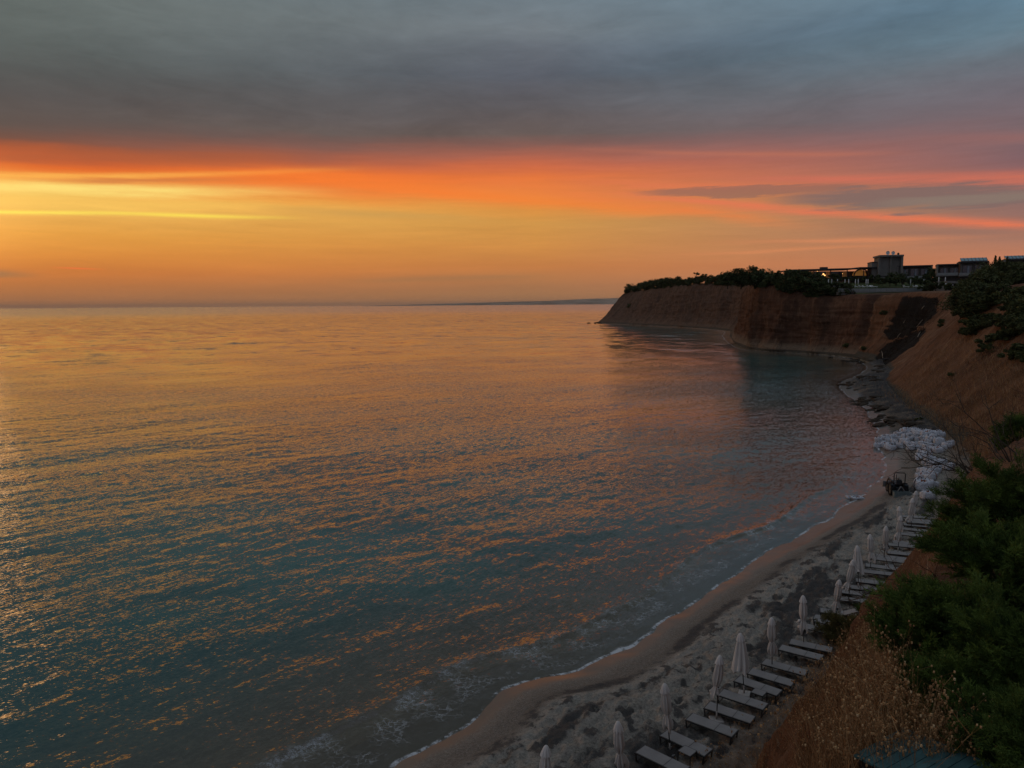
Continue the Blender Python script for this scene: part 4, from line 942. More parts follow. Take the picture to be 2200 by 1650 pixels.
# lawn and garden ground around it
gx, gy = np.meshgrid(np.arange(60, 330, 3.0), np.arange(246, 420, 3.0), indexing='ij')
cliff_edge = np.interp(gx, [60, 96, 140, 200, 330], [276, 268, 268, 246, 246])
gz = 21.2 + 4.0 * sst(gy, 262, 288) + .35 * fbm(gx * .05, gy * .05, 3, 120); gz = np.where(gy < 270, np.minimum(gz, 22.0), gz); 
gz = np.where(gy < 262, gz - (262 - gy) * .35, gz)
M_lawn, b, o = newmat('garden_lawn'); p = geopos(); setb(b, rough=1.0, spec=.1, col=ramp(noise(p, .25, 5), [(.35, (.030, .045, .014)), (.65, (.085, .085, .035))]))
sdl = shore_dist(gx, gy, 300); Fg = gridfaces(*gx.shape); Fg = Fg[(sdl[Fg] < -13.5).all(1)]
mesh('ground', np.stack([gx.ravel(), gy.ravel(), gz.ravel()], 1), Fg, M_lawn, kind='structure')
def span(x0, x1, y0, y1, Y):
    """world x0,x1,z0,z1 of a facade at depth Y"""
    a, c = P(x0, y1, Y), P(x1, y0, Y); return a[0], c[0], a[2], c[2]
def facade_block(root, name, x0, x1, z0, z1, Y, dep, mat_):
    return MB().box(((x0 + x1) / 2, Y + dep / 2, (z0 + z1) / 2), (x1 - x0, dep, z1 - z0)).build(name, mat_, root)
def window(root, x0, x1, z0, z1, Y, curt=True, lit=None, bars=1):
    w = MB(); t = .10
    w.box(((x0 + x1) / 2, Y - .06, z1 - t / 2), (x1 - x0, .10, t)); w.box(((x0 + x1) / 2, Y - .06, z0 + t / 2), (x1 - x0, .10, t))
    for k in range(bars + 2): w.box((x0 + (x1 - x0) * k / (bars + 1), Y - .06, (z0 + z1) / 2), (t, .09, z1 - z0 - 2 * t))
    f = w.build('window', M_dark, root)
    MB().box(((x0 + x1) / 2, Y - .03, (z0 + z1) / 2), (x1 - x0 - .02, .03, z1 - z0 - .02)).build('pane', lit or M_glass, f)
    if curt:
        m = MB(); ww = (x1 - x0)
        m.box((x0 + ww * .62, Y - .055, (z0 + z1) / 2), (ww * .26, .02, (z1 - z0) * .96)); m.build('curtain', M_curt, f)
    return f
# tower block
Y0 = 300.0; x0, x1, z0, z1 = span(1884, 1944, 551, 602, Y0)
t = empty('hotel_tower', ((x0 + x1) / 2, Y0 + 5, z0)); t_in = Matrix.Translation(-t.location)
class Pr:      # children built in world coordinates under an empty
    pass
def adopt(root):
    for c in root.children: c.matrix_parent_inverse = root.matrix_world.inverted() if False else Matrix.Translation(-root.location)
zm = P(1900, 556, Y0)[2]; xm = P(1897, 556, Y0)[0]; xs = P(1921, 556, Y0)[0]
m = MB(); m.box(((xm + x1) / 2, Y0 + 6, (z0 + z1) / 2), (x1 - xm - 1.0, 10, z1 - z0)); m.box(((x0 + xm) / 2, Y0 + 6.5, (z0 + z1) / 2 - 1), (xm - x0, 8, z1 - z0 - 2.0)); m.build('wall', M_wall, t)
m = MB(); m.box(((xm + x1) / 2, Y0 + 4.6, z1 + .3), (x1 - xm + .3, 11.5, .65)); m.box((x1 - .3, Y0 + 4.7, (z0 + z1) / 2), (.7, 11, z1 - z0)); m.box((xs, Y0 + .5, (z0 + z1) / 2), (.45, 1.2, z1 - z0)); m.box((xm + .3, Y0 + .9, (z0 + z1) / 2 - .3), (.8, 1.6, z1 - z0 - .8)); m.build('concrete_frame', M_wall, t)
m = MB(); m.box(((x0 + xm) / 2, Y0 + 6.5, z1 - 1.95), (xm - x0 + .2, 8.4, .3)); m.build('side_roof', M_roof, t)
adopt(t); t.rotation_euler = (0, 0, R(-14)); tag(t, 'tallest grey hotel block, a square tower with three dishes on its flat roof', 'building')
for i, (px, py, s_) in enumerate(((1905.5, 549.5, 1.0), (1917, 549.5, .95), (1928, 548, .6))):
    q = P(px, py + 4, Y0 + 3); d_ = empty('satellite_dish', (q[0], q[1], z1 + .62)); m = MB(); V = []; nn_ = 18
    for j in range(5):
        for k in range(nn_):
            rr2 = .78 * s_ * j / 4; a = 2 * math.pi * k / nn_; V.append((rr2 * math.cos(a), -.35 + .28 * (j / 4) ** 2 * -1, 1.0 * s_ + rr2 * math.sin(a)))
    V2 = [(v[0], v[1] + .06, v[2]) for v in V]
    Fq = [(j * nn_ + k, j * nn_ + (k + 1) % nn_, (j + 1) * nn_ + (k + 1) % nn_, (j + 1) * nn_ + k) for j in range(4) for k in range(nn_)]; m.add(V, Fq); m.add(V2, [f[::-1] for f in Fq]); m.build('dish', M_white if i < 2 else M_dark, d_, True)
    m = MB(); m.bar((0, 0, 0), (0, -.2, 1.0 * s_), .12); m.bar((0, -.4, .4 * s_), (0, -1.0 * s_, 1.0 * s_), .05); m.build('mast', M_dark, d_)
    tag(d_, ['white satellite dish on the hotel tower roof, leftmost and largest', 'white satellite dish at the middle of the hotel tower roof', 'small dark dish and mast at the right of the hotel tower roof'][i], 'satellite dish', 'dishes on the hotel tower roof')
# bedroom wing right of the tower
def wing(name, px0, px1, pyt, pyb, Y, bays, lab, roof_over=.5, solar=False, balcony=True, sidewall=M_wall):
    x0, x1, z0, z1 = span(px0, px1, pyt, pyb, Y); r = empty(name, ((x0 + x1) / 2, Y + 5, z0))
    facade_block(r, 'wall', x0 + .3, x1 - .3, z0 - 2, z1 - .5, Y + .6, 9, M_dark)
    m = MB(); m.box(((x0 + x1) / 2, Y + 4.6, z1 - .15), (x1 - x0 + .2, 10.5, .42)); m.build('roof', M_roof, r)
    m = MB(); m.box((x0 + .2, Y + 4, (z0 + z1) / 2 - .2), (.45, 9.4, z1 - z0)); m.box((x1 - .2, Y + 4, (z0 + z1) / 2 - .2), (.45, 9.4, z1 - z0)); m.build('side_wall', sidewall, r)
    n = bays; w_ = (x1 - x0 - 1.4) / n
    for k in range(n):
        a = x0 + .7 + k * w_; window(r, a + w_ * .12, a + w_ * .88, z0 + .7, z1 - 1.25, Y + .6)
    if balcony:
        m = MB(); m.box(((x0 + x1) / 2, Y - .3, z0 + .25), (x1 - x0, 1.6, .25)); m.build('balcony', M_wall, r)
        m = MB(); m.box(((x0 + x1) / 2, Y - 1.05, z0 + .85), (x1 - x0 - .3, .05, .85)); m.build('railing', M_glassr, r)
    if solar:
        m = MB(); m.add([(x0 + .6, Y + .2, z1 + .25), (x1 - .3, Y + .2, z1 + .25), (x1 - .3, Y + 6, z1 + 1.5), (x0 + .6, Y + 6, z1 + 1.5), (x0 + .6, Y + .2, z1 + .1), (x1 - .3, Y + .2, z1 + .1), (x1 - .3, Y + 6, z1 + .1), (x0 + .6, Y + 6, z1 + .1)], [(0, 1, 2, 3), (4, 7, 6, 5), (0, 4, 5, 1), (1, 5, 6, 2), (2, 6, 7, 3), (3, 7, 4, 0)]); sp_ = m.build('skylight', M_glass, r)
        m = MB()
        for k in range(8):
            xx = x0 + .6 + (x1 - x0 - .9) * k / 7; m.bar((xx, Y + .15, z1 + .3), (xx, Y + 6, z1 + 1.56), .10)
        m.build('glazing_bar', M_wall, sp_)
    adopt(r)
    r.rotation_euler = (0, 0, R(-27))
    tag(r, lab, 'building'); return r
wing('hotel_wing', 1944.5, 2013, 570, 600, 297.0, 3, 'low dark hotel wing with three curtained window bays right of the tower')
wing('hotel_villa', 2031, 2079, 567, 594, 262.0, 2, 'two bay hotel villa with dark glass standing left of the skylight villa', sidewall=M_wall)
wing('hotel_villa', 2079.5, 2136, 561, 594, 258.0, 2, 'taller hotel villa with a sloping glazed skylight roof beside the hill shrubs', solar=True, sidewall=M_wood)
wing('hotel_villa', 2176, 2230, 556, 590, 262.0, 2, 'hotel villa at the right edge of view behind the hill shrubs', solar=True, balcony=False)
# terrace house under the villas
x0, x1, z0, z1 = span(2033, 2082, 604, 616, 254.0); t = empty('pool_pavilion', ((x0 + x1) / 2, 257, z0)); m = MB(); m.box(((x0 + x1) / 2, 257, z1 - .3), (x1 - x0, 7, .75)); m.build('roof', M_wall, t)
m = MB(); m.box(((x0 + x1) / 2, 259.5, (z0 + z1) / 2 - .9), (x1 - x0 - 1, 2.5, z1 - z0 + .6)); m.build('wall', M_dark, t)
for k in range(3): MB().box((x0 + .6 + (x1 - x0 - 1.2) * k / 2, 254.2, (z0 + z1) / 2 - 1.1), (.35, .35, z1 - z0 + .8)).build('pillar', M_wall, t)
adopt(t); tag(t, 'flat roofed pale pavilion on pillars below the two bay villa', 'pavilion')
x0, x1, z0, z1 = span(2009, 2033, 605, 616, 256.0); t = MB().box(((x0 + x1) / 2, 256.5, (z0 + z1) / 2 - .8), (x1 - x0, .5, z1 - z0 + 1.2)).build('garden_wall', flat('cream_wall', (.42, .38, .32), .9, .2), None); tag(t, 'short cream garden wall left of the pale pavilion', 'wall')
# restaurant with its long thin roof
YR = 305.0; x0, x1, z0, z1 = span(1702, 1926, 578, 600, YR); t = empty('restaurant', ((x0 + x1) / 2, YR + 6, z0))
xa, xb, xc = P(1712, 580, YR)[0], P(1840, 580, YR)[0], P(1926, 580, YR)[0]; zl, zr = P(1712, 580.5, YR)[2], P(1838, 577, YR)[2]; z2 = P(1900, 575, YR)[2]
m = MB(); m.add([(xa - 3, YR - 2, zl - .25), (xb, YR - 2, zr - .25), (xb, YR + 12, zr - .25), (xa - 3, YR + 12, zl - .25), (xa - 3, YR - 2, zl + .2), (xb, YR - 2, zr + .2), (xb, YR + 12, zr + .2), (xa - 3, YR + 12, zl + .2)], [(0, 3, 2, 1), (4, 5, 6, 7), (0, 1, 5, 4), (1, 2, 6, 5), (2, 3, 7, 6), (3, 0, 4, 7)])
m.box(((xb + xc) / 2 + 1, YR + 4.2, z2), (xc - xb + 1, 13, .42)); m.box((P(1783, 570, YR)[0], YR + 6, zr + .5), (2.6, 2, .9)); m.build('roof', M_roof, t)
facade_block(t, 'wall', xa - 1, xc, z0 - 1, zl - .3, YR + 6.5, 3, M_wood)
for k in range(10):
    a = xa + 4 + k * 2.25; window(t, a, a + 2.15, z0 + .5, zl - .45, YR + 3, curt=False, bars=2, lit=M_glow if k % 3 == 1 else None)
for k in range(7):
    xx = xa + (xc - xa) * k / 6; MB().box((xx, YR - .5, (z0 + zl) / 2 - .1), (.3, .3, zl - z0 - .1)).build('pillar', M_dark, t)
m = MB(); q0, q1 = P(1832, 592, YR)[0], P(1863, 592, YR)[0]; za = P(1847, 592, YR)[2]; ra = (q1 - q0) / 2
pts = [((q0 + q1) / 2 + ra * math.cos(a), YR - 1.2, za + ra * .86 * math.sin(a)) for a in np.linspace(0, math.pi, 21)]; m.tube(pts, .28, 8); m.build('timber_arch', M_wood, t, True)
m = MB(); V = [((q0 + q1) / 2, YR + .4, za)] + [((q0 + q1) / 2 + ra * .95 * math.cos(a), YR + .4, za + ra * .82 * math.sin(a)) for a in np.linspace(0, math.pi, 21)]
V += [(v[0], v[1] + .3, v[2]) for v in V]; m.add(V, [(0, k + 1, k + 2) for k in range(20)] + [(22, k + 24, k + 23) for k in range(20)] + [(k + 1, k + 23, k + 24, k + 2) for k in range(20)]); m.build('alcove', lampmat('amber_alcove', (.8, .33, .07), .10), t)
for px, py, s_ in ((1769, 589, .30), (1772, 591.5, .26), (1766, 592, .2), (1744, 587, .14), (1890, 585.5, .15), (1915, 587, .16), (1788, 592, .12), (1756, 583, .1), (1810, 588, .1), (1724, 588, .12)):
    q = P(px, py, YR - 1.0); MB().tube([(q[0], q[1], q[2] - s_), (q[0], q[1], q[2] - s_ * .4), (q[0], q[1], q[2] + s_ * .4), (q[0], q[1], q[2] + s_)], [s_ * .5, s_, s_, s_ * .5], 10).build('lamp', M_lamp, t, True)
for px in (1869, 1870.5): 
    pass
adopt(t); tag(t, 'long low restaurant with a thin dark roof, amber lamps and a timber arch', 'restaurant')
# shade roof of the pool bar
x0, x1, z0, z1 = span(1812, 1926, 593, 597, 288.0); t = empty('pool_bar', ((x0 + x1) / 2, 290, z0)); m = MB(); m.add([(x0, 284, z1 - .75), (x1, 284, z1), (x1, 294, z1), (x0, 294, z1 - .75), (x0, 284, z1 - .5), (x1, 284, z1 + .25), (x1, 294, z1 + .25), (x0, 294, z1 - .5)], [(0, 3, 2, 1), (4, 5, 6, 7), (0, 1, 5, 4), (1, 2, 6, 5), (2, 3, 7, 6), (3, 0, 4, 7)]); m.build('roof', M_roof, t)
facade_block(t, 'counter', x0 + 5, x1 - 1, z0 - 2.5, z0 - .2, 291, 2, M_dark)
for k in range(6): MB().box((x0 + 2 + (x1 - x0 - 3) * k / 5, 285, z0 - 1.6), (.22, .22, 3.3)).build('pillar', M_dark, t)
q = P(1900, 602, 287); MB().box((q[0], 290.8, q[2]), (1.0, .15, .5)).build('lit_sign', lampmat('cool_lamp', (.6, .75, .7), .12), t)
adopt(t); tag(t, 'open pool bar under a thin dark shade roof in front of the restaurant', 'pool bar')
# balustrade along the pool terrace
x0, x1, z0, z1 = span(1800, 1986, 618, 627, 262.5); t = empty('terrace_balustrade', ((x0 + x1) / 2, 262.5, z0))
for k in range(16):
    a = x0 + (x1 - x0) * k / 16; b_ = x0 + (x1 - x0) * (k + 1) / 16; yk = 262.5 + .6 * math.sin(k * .35); yk1 = 262.5 + .6 * math.sin((k + 1) * .35)
    MB().bar((a + .04, yk, (z0 + z1) / 2 - .1), (b_ - .04, yk1, (z0 + z1) / 2 - .1), .06, z1 - z0).build('glass_panel', M_glassr, t)
m = MB(); m.box(((x0 + x1) / 2, 263.4, z0 - .5), (x1 - x0, .8, 1.1)); m.build('plinth', M_wall, t); adopt(t); tag(t, 'long pale glass balustrade along the cliff edge below the pool terrace', 'balustrade')
# terrace umbrellas and beds
def tumb():
    r = empty('closed_umbrella', (0, 0, 0)); m = MB(); m.tube([(0, 0, .65), (0, 0, .75), (0, 0, 1.5), (0, 0, 2.2), (0, 0, 2.45)], [.10, .17, .15, .12, .02], 12); m.build('canopy', M_white, r, True); MB().tube([(0, 0, 0), (0, 0, .7)], .04, 8).build('pole', M_white, r); return r
tu = tumb()
UX = [1779.5, 1786.5, 1799, 1815, 1823, 1837.5, 1843.5, 1860.5, 1864.5, 1956, 1984.5, 1988, 2016.5, 2030.5]
for i, px in enumerate(UX):
    c = tu if i == 0 else copy_tree(tu); Yq = 268.0 if i < 12 else 255.0; q = P(px, 613.0 if i < 12 else 609, Yq); c.location = tuple(q); c.scale = (1, 1, .92)
    tag(c, 'closed white umbrella on the hotel terrace, %s from the seaward end' % (ORD[i] if i else 'first'), 'umbrella', 'closed white umbrellas on the hotel terrace')
def tbed():
    r = empty('pool_lounger', (0, 0, 0)); m = MB(); m.box((0, 0, .28), (.75, 1.9, .16)); m.build('mattress', M_white, r, bevel=.04); m = MB(); m.box((0, .75, .5), (.75, .75, .12), rx=.7); m.build('backrest', M_white, r)
    for sx in (-1, 1):
        for sy in (-1, 1): MB().box((sx * .3, sy * .8, .1), (.06, .06, .2)).build('leg', M_white, r)
    return r
tb = tbed()
BX = [1797, 1803, 1808, 1813, 1822, 1827, 1832, 1838, 1844, 1849, 1853, 1859, 1867, 1873, 1878, 1946, 1948, 1967, 1973, 1976, 2036, 2040]
for i, px in enumerate(BX):
    c = tb if i == 0 else copy_tree(tb); Yq = 265.0 if i < 20 else 252.0; q = P(px, 617.6 if i < 20 else 614, Yq); c.location = (q[0], q[1] + random.uniform(-.6, .6), q[2]); c.rotation_euler = (0, 0, random.uniform(-.9, .9) + 1.2)
    tag(c, 'small white pool lounger standing behind the glass balustrade of the terrace' if i < 20 else 'small white pool lounger in front of the pale pavilion', 'pool lounger', 'white pool loungers on the hotel terrace' if i < 20 else 'white pool loungers by the pavilion')

# ------------------------------------------------------------------ plants
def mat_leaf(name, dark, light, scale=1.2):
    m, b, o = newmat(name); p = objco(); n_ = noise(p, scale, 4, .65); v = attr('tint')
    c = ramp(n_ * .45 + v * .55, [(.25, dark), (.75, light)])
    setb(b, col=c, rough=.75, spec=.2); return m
M_leafd = mat_leaf('dark_evergreen', (.016, .026, .010), (.062, .080, .026)); M_leafs = mat_leaf('slope_shrub_green', (.022, .030, .010), (.090, .100, .032), .8); M_leafj = mat_leaf('juniper_green', (.022, .045, .008), (.135, .195, .034), 1.6)
M_leafo = mat_leaf('olive_feathery', (.060, .058, .018), (.20, .17, .055), 2.0)
M_bark = flat('grey_bark', (.07, .055, .042), .95, .1, var=.4, scale=5, bmp=.5)
def quads(cen, size, g_, flatten=.5):
    n = len(cen); a = g_.normal(size=(n, 3)); a[:, 2] *= flatten; a /= np.linalg.norm(a, axis=1, keepdims=True); b_ = g_.normal(size=(n, 3)); b_ -= (b_ * a).sum(1, keepdims=True) * a; b_ /= np.linalg.norm(b_, axis=1, keepdims=True)
    s = (size * g_.uniform(.6, 1.35, n))[:, None]; a = a * s; b_ = b_ * s * .55
    V = np.stack([cen - a, cen + b_ * .9, cen + a, cen - b_ * .9], 1).reshape(-1, 3); return V, np.arange(n * 4).reshape(-1, 4)
def crown(g_, w, h, z0, nblob, nq, size, lean=0.0):
    """clumps spread through an uneven crown; more leaves at the skin of each clump"""
    C = []; T = []
    for k in range(nblob):
        a = g_.uniform(0, 6.283); u = g_.uniform(0, 1) ** .6; zc = g_.uniform(.12, .86); rmax = w * .5 * math.sin(math.pi * min(.97, .18 + zc * .82)) ** .7
        c = np.array([rmax * u * math.cos(a), rmax * u * math.sin(a), z0 + h * zc]); rb = g_.uniform(.16, .30) * min(w, h * 1.2)
        d = g_.normal(size=(nq, 3)); d /= np.linalg.norm(d, axis=1, keepdims=True); d *= (g_.uniform(0, 1, nq) ** .45)[:, None] * rb; d[:, 2] *= .75
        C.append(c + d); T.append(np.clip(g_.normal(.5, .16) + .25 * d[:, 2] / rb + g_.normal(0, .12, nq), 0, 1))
    C = np.concatenate(C); C[:, 0] += lean * (C[:, 2] - z0); T = np.concatenate(T); C[:, 2] = np.maximum(C[:, 2], .05)
    V, Fq = quads(C, size, g_); return V, Fq, np.repeat(T, 4)
def tree(name, loc, w, h, g_, trunk=.25, mat_=None, nblob=16, nq=60, size=.35, label='', cat_='tree', group=None, lean=0.0):
    r = empty(name, loc); z0 = trunk * h; V, Fq, T = crown(g_, w, h - z0, z0, nblob, nq, size, lean)
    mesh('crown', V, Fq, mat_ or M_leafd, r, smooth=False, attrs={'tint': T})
    m = MB(); k = .035 * h + .05; m.tube([(0, 0, -.5), (.02 * h, 0, z0 * .6), (lean * h * .3, .02 * h, z0 + (h - z0) * .55)], [k, k * .8, k * .35], 7)
    for q in range(4):
        a = g_.uniform(0, 6.28); zz_ = z0 * g_.uniform(.5, 1.1); m.tube([(lean * zz_ * .3, 0, zz_), (.16 * w * math.cos(a), .16 * w * math.sin(a), zz_ + (h - z0) * .22), (.32 * w * math.cos(a), .32 * w * math.sin(a), zz_ + (h - z0) * .45)], [k * .5, k * .35, k * .15], 5)
    m.build('trunk', M_bark, r, True); tag(r, label, cat_, group); return r
def ptop(px):
    return np.interp(px, [1320, 1335, 1353, 1375, 1393, 1420, 1446, 1465, 1478, 1490, 1505, 1515, 1530, 1550, 1562, 1575, 1590, 1605, 1620, 1634, 1642, 1660, 1680, 1695, 1715, 1750, 1790],
                     [640, 629, 612, 606, 601, 593, 589, 595, 597, 593, 592, 590, 593, 589, 579, 590, 571, 576, 570, 575, 584, 586, 590, 582, 593, 598, 606])
# shrubs and pines along the headland top
def proj(p_):
    v = Vector(p_) - Vector((0, 0, H)); d = v.dot(Vector(f0)); return CX + F * v.dot(rr) / d, CY - F * v.dot(uu) / d
g_ = np.random.default_rng(55); ncr = Hh2.shape[1]; cand = []
for row in range(Xc.shape[0]):
    p_ = np.array([Xc[row, ncr - 1], Yc[row, ncr - 1], Zc[row, ncr - 1]]); cand.append((proj(p_)[0], row, p_))
cand = [c for c in cand if 1318 < c[0] < 1800]; cand.sort(key=lambda c: c[0])
last = -1e9; nT = 0; seen = []
for px, row, p_ in cand:
    gap = 5.0 if px < 1560 else 7.5
    if px - last < gap: continue
    last = px; q = p_.copy(); inl = g_.uniform(1.0, 5.0); q[:2] += (np.array([Xc[row, ncr + 1], Yc[row, ncr + 1]]) - q[:2]) / 8.0 * inl
    px_ = proj(q)[0]; top = P(px_, ptop(px_) + g_.uniform(0, 5), q[1])[2]; h = max(1.6, top - q[2]); h = min(h, 8.0); w = np.clip(h * g_.uniform(1.3, 1.9), 4.5, 10.0)
    q[2] = ground(q[0], q[1]) if abs(ground(q[0], q[1]) - q[2]) < 3 else q[2]
    lab = 'dark bushy pine on the headland top, outlined against the orange sky' if h > 4.5 else 'low dark evergreen shrub on the rim of the far red cliff'
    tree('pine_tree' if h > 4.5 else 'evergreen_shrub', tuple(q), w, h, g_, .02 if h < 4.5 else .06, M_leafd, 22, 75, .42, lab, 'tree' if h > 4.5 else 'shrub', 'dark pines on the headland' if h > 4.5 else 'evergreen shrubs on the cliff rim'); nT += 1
last = -1e9
for px, row, p_ in cand:
    if px - last < 6.5 or px > 1770 or (px < 1360) or (1455 < px < 1560 and g_.random() < .55): continue
    last = px; q = p_.copy(); h = g_.uniform(1.6, 3.2) * (1.25 if px < 1560 else 1.0); q[2] = p_[2] - .5 - g_.uniform(0, 1.2)
    tree('evergreen_shrub', tuple(q), h * g_.uniform(1.4, 2.0), h, g_, .02, M_leafd, 14, 60, .38, 'low dark evergreen shrub on the rim of the far red cliff', 'shrub', 'evergreen shrubs on the cliff rim')
# single small umbrella pine standing clear of the rest
q = P(1496, 596, 470.0); gz_ = 30.0; o_ = tree('umbrella_pine', (q[0], q[1], q[2] - 2.5), 4.4, 6.0, g_, .62, M_leafd, 9, 60, .36, 'lone small pine with a bare trunk rising above the headland shrubs', 'tree')
q = P(1515, 597, 462.0); tree('umbrella_pine', (q[0], q[1], q[2] - 2.5), 4.6, 5.4, g_, .45, M_leafd, 9, 60, .36, 'leaning pine next to the lone bare trunked one on the headland', 'tree', lean=-.25)
for px, w, h in ((1592, 7.5, 8.6), (1621, 7.0, 8.8), (1563, 6.0, 7.0)):
    q = P(px, 606, 300.0); ty = P(px, ptop(px), 300.0)[2]; tree('pine_tree', (q[0], 300.0, ty - h), w, h, g_, .10, M_leafd, 30, 90, .36, {1592: 'tallest clump of dark pine at the left of the headland tree group', 1621: 'tall dark pine with a ragged flat top on the headland', 1563: 'rounded dark pine standing left of the tallest headland pines'}[px], 'tree')
# garden shrubs around the hotel
for i, (px, py, Y, w, h) in enumerate([(1712, 606, 276, 7, 4.5), (1735, 608, 276, 7, 4.2), (1758, 610, 275, 7, 3.6), (1690, 606, 280, 7, 5), (1668, 606, 284, 7, 4.5), (1728, 600, 290, 6, 3), (1750, 600, 290, 6, 2.6), (1790, 599, 292, 6, 2.0), (1808, 604, 284, 8, 1.6), (1830, 604, 284, 8, 1.6), (1852, 604, 284, 8, 1.6),
        (1878, 606, 282, 5, 2.8), (1895, 611, 272, 6, 2.4), (1925, 611, 272, 7, 4.6), (1938, 612, 271, 6, 4.2), (1912, 612, 272, 5, 3.0), (1965, 612, 272, 7, 3.4), (1994, 614, 270, 7, 5.0), (2006, 616, 262, 7, 3.6), (1998, 600, 285, 5, 4.5), (2017, 592, 300, 6, 3.8), (2024, 594, 300, 5, 3.4), (2010, 622, 254, 7, 2.6), (2030, 622, 252, 7, 2.6), (1990, 626, 258, 6, 2.0), (2050, 622, 248, 6, 2.2)]):
    q = P(px, py, Y); tree('garden_shrub', tuple(q), w, h, g_, .08, M_leafd, 14, 60, .34, 'dark clipped evergreen shrub in the hotel garden between terrace and restaurant' if px < 1985 else 'dark evergreen shrub in the hotel garden near the villas', 'shrub', 'hotel garden shrubs' if px < 1985 else 'garden shrubs near the villas')

# shrubs covering the top of the near red slope
def rnd_poly(poly, n, g_):
    poly = np.array(poly, float); lo, hi = poly.min(0), poly.max(0); out = []
    while len(out) < n:
        p_ = g_.uniform(lo, hi); ins = False; j = len(poly) - 1
        for i in range(len(poly)):
            if (poly[i, 1] > p_[1]) != (poly[j, 1] > p_[1]) and p_[0] < (poly[j, 0] - poly[i, 0]) * (p_[1] - poly[i, 1]) / (poly[j, 1] - poly[i, 1]) + poly[i, 0]: ins = not ins
            j = i
        if ins: out.append(p_)
    return out
g_ = np.random.default_rng(77)
def slope_shrub(px, py, w, h, lab, grp, spiky=False, sz=.22, mt=None, cat_='shrub', nblob=20, nq=110):
    q = hit(px, py)
    if q is None: q = Vector(P(px, py, 150.0)); q.z = ground(q.x, q.y)
    return tree('slope_shrub', (q.x, q.y, q.z - .2), w, h, g_, .06, mt or M_leafs, nblob, nq, sz, lab, cat_, grp)
for px, py in rnd_poly([(2065, 640), (2085, 655), (2130, 665), (2200, 690), (2230, 690), (2230, 650), (2150, 640), (2085, 632)], 16, g_):
    slope_shrub(px, py, g_.uniform(4, 6), g_.uniform(2.2, 3.4), 'dark green shrub in the thicket crowning the near red slope', 'thicket on the near red slope', nblob=26)
# thicket behind the crest: it makes the skyline
for i, (px, pt) in enumerate([(2068, 612), (2080, 597), (2092, 588), (2105, 577), (2118, 570), (2130, 563), (2143, 558), (2155, 556), (2168, 557), (2182, 562), (2195, 564), (2210, 566), (2075, 620), (2098, 600), (2122, 590), (2146, 580), (2170, 580), (2194, 584), (2110, 615), (2135, 610), (2160, 605), (2185, 606), (2090, 630), (2205, 610), (2125, 635), (2155, 632), (2185, 634), (2210, 640)]):
    Y = 150.0 + g_.uniform(-4, 8) - (pt - 560) * .25; top = P(px, pt, Y); z0_ = max(ground(top[0], top[1]), 14.0); h = np.clip(top[2] - z0_, 2.2, 6.5)
    tree('slope_shrub', (top[0], top[1], top[2] - h), g_.uniform(4.2, 6.0), h, g_, .06, M_leafs, 26, 110, .22, 'dense dark shrub on the skyline of the near red slope', 'shrub', 'skyline shrubs on the near slope')
for px, pt in ((2139, 549), (2148, 551), (2164, 552)):
    top = P(px, pt, 152.0); r_ = empty('cypress_tree', (top[0], top[1], top[2] - 5)); n_ = 500; zq = g_.uniform(0, 1, n_) ** .8; rad_ = .75 * (1 - zq) ** .8 + .05; a = g_.uniform(0, 6.28, n_)
    V, Fq = quads(np.stack([rad_ * np.cos(a) * g_.uniform(.3, 1, n_), rad_ * np.sin(a) * g_.uniform(.3, 1, n_), zq * 5], 1), .16, g_); mesh('crown', V, Fq, M_leafs, r_, smooth=False, attrs={'tint': g_.uniform(.2, .7, len(V))}); MB().tube([(0, 0, -1), (0, 0, 4)], [.12, .03], 6).build('trunk', M_bark, r_); tag(r_, 'thin pointed cypress tip poking out of the skyline thicket', 'tree', 'cypress tips on the near slope')
for (poly, n, w, h, lab, grp) in [
    ([(2068, 725), (2085, 690), (2120, 680), (2140, 685), (2120, 705), (2090, 722)], 10, (3.2, 4.6), (1.2, 1.9), 'rounded green shrub in the patch left on the bare red slope', 'green patch on the bare red slope'),
    ([(2110, 755), (2140, 725), (2180, 708), (2200, 715), (2160, 745), (2125, 762)], 10, (3.0, 4.4), (1.0, 1.7), 'low green shrub in the lower streak across the red slope', 'lower green streak on the red slope'),
    ([(2165, 785), (2200, 745), (2235, 745), (2235, 790)], 7, (2.8, 4.0), (1.0, 1.6), 'low green shrub at the right edge of the red slope', 'green shrubs at the right of the red slope'),
    ([(2010, 712), (2020, 690), (2033, 685), (2022, 705)], 3, (1.8, 2.4), (.7, 1.0), 'small dark shrub near the ridge of the red slope', 'small shrubs on the ridge'),
    ([(2060, 690), (2075, 655), (2100, 650), (2090, 680)], 6, (3, 4.5), (1.6, 2.4), 'dark shrub trailing down below the slope thicket', 'shrubs trailing down the slope'),
    ([(2130, 690), (2200, 690), (2230, 700), (2230, 715), (2190, 705), (2140, 705)], 9, (3.5, 5), (1.5, 2.4), 'dark shrub along the lower fringe of the slope thicket', 'fringe of the slope thicket')]:
    for px, py in rnd_poly(poly, n, g_): slope_shrub(px, py, g_.uniform(*w), g_.uniform(*h), lab, grp, nblob=20, nq=110, sz=.17)
for px, py, lab in ((1816, 745, 'single green bush at the foot of the far cliff'), (1858, 752, 'pale green mound of bush beside the dark gully foot'), (1898, 675, 'dark bush clinging halfway up the far cliff'), (1351, 661, 'lone dark bush on the face of the headland')):
    slope_shrub(px, py, 3.2 if px > 1500 else 8, 1.4 if px > 1500 else 4, lab, None, nblob=12, nq=60, sz=.3)
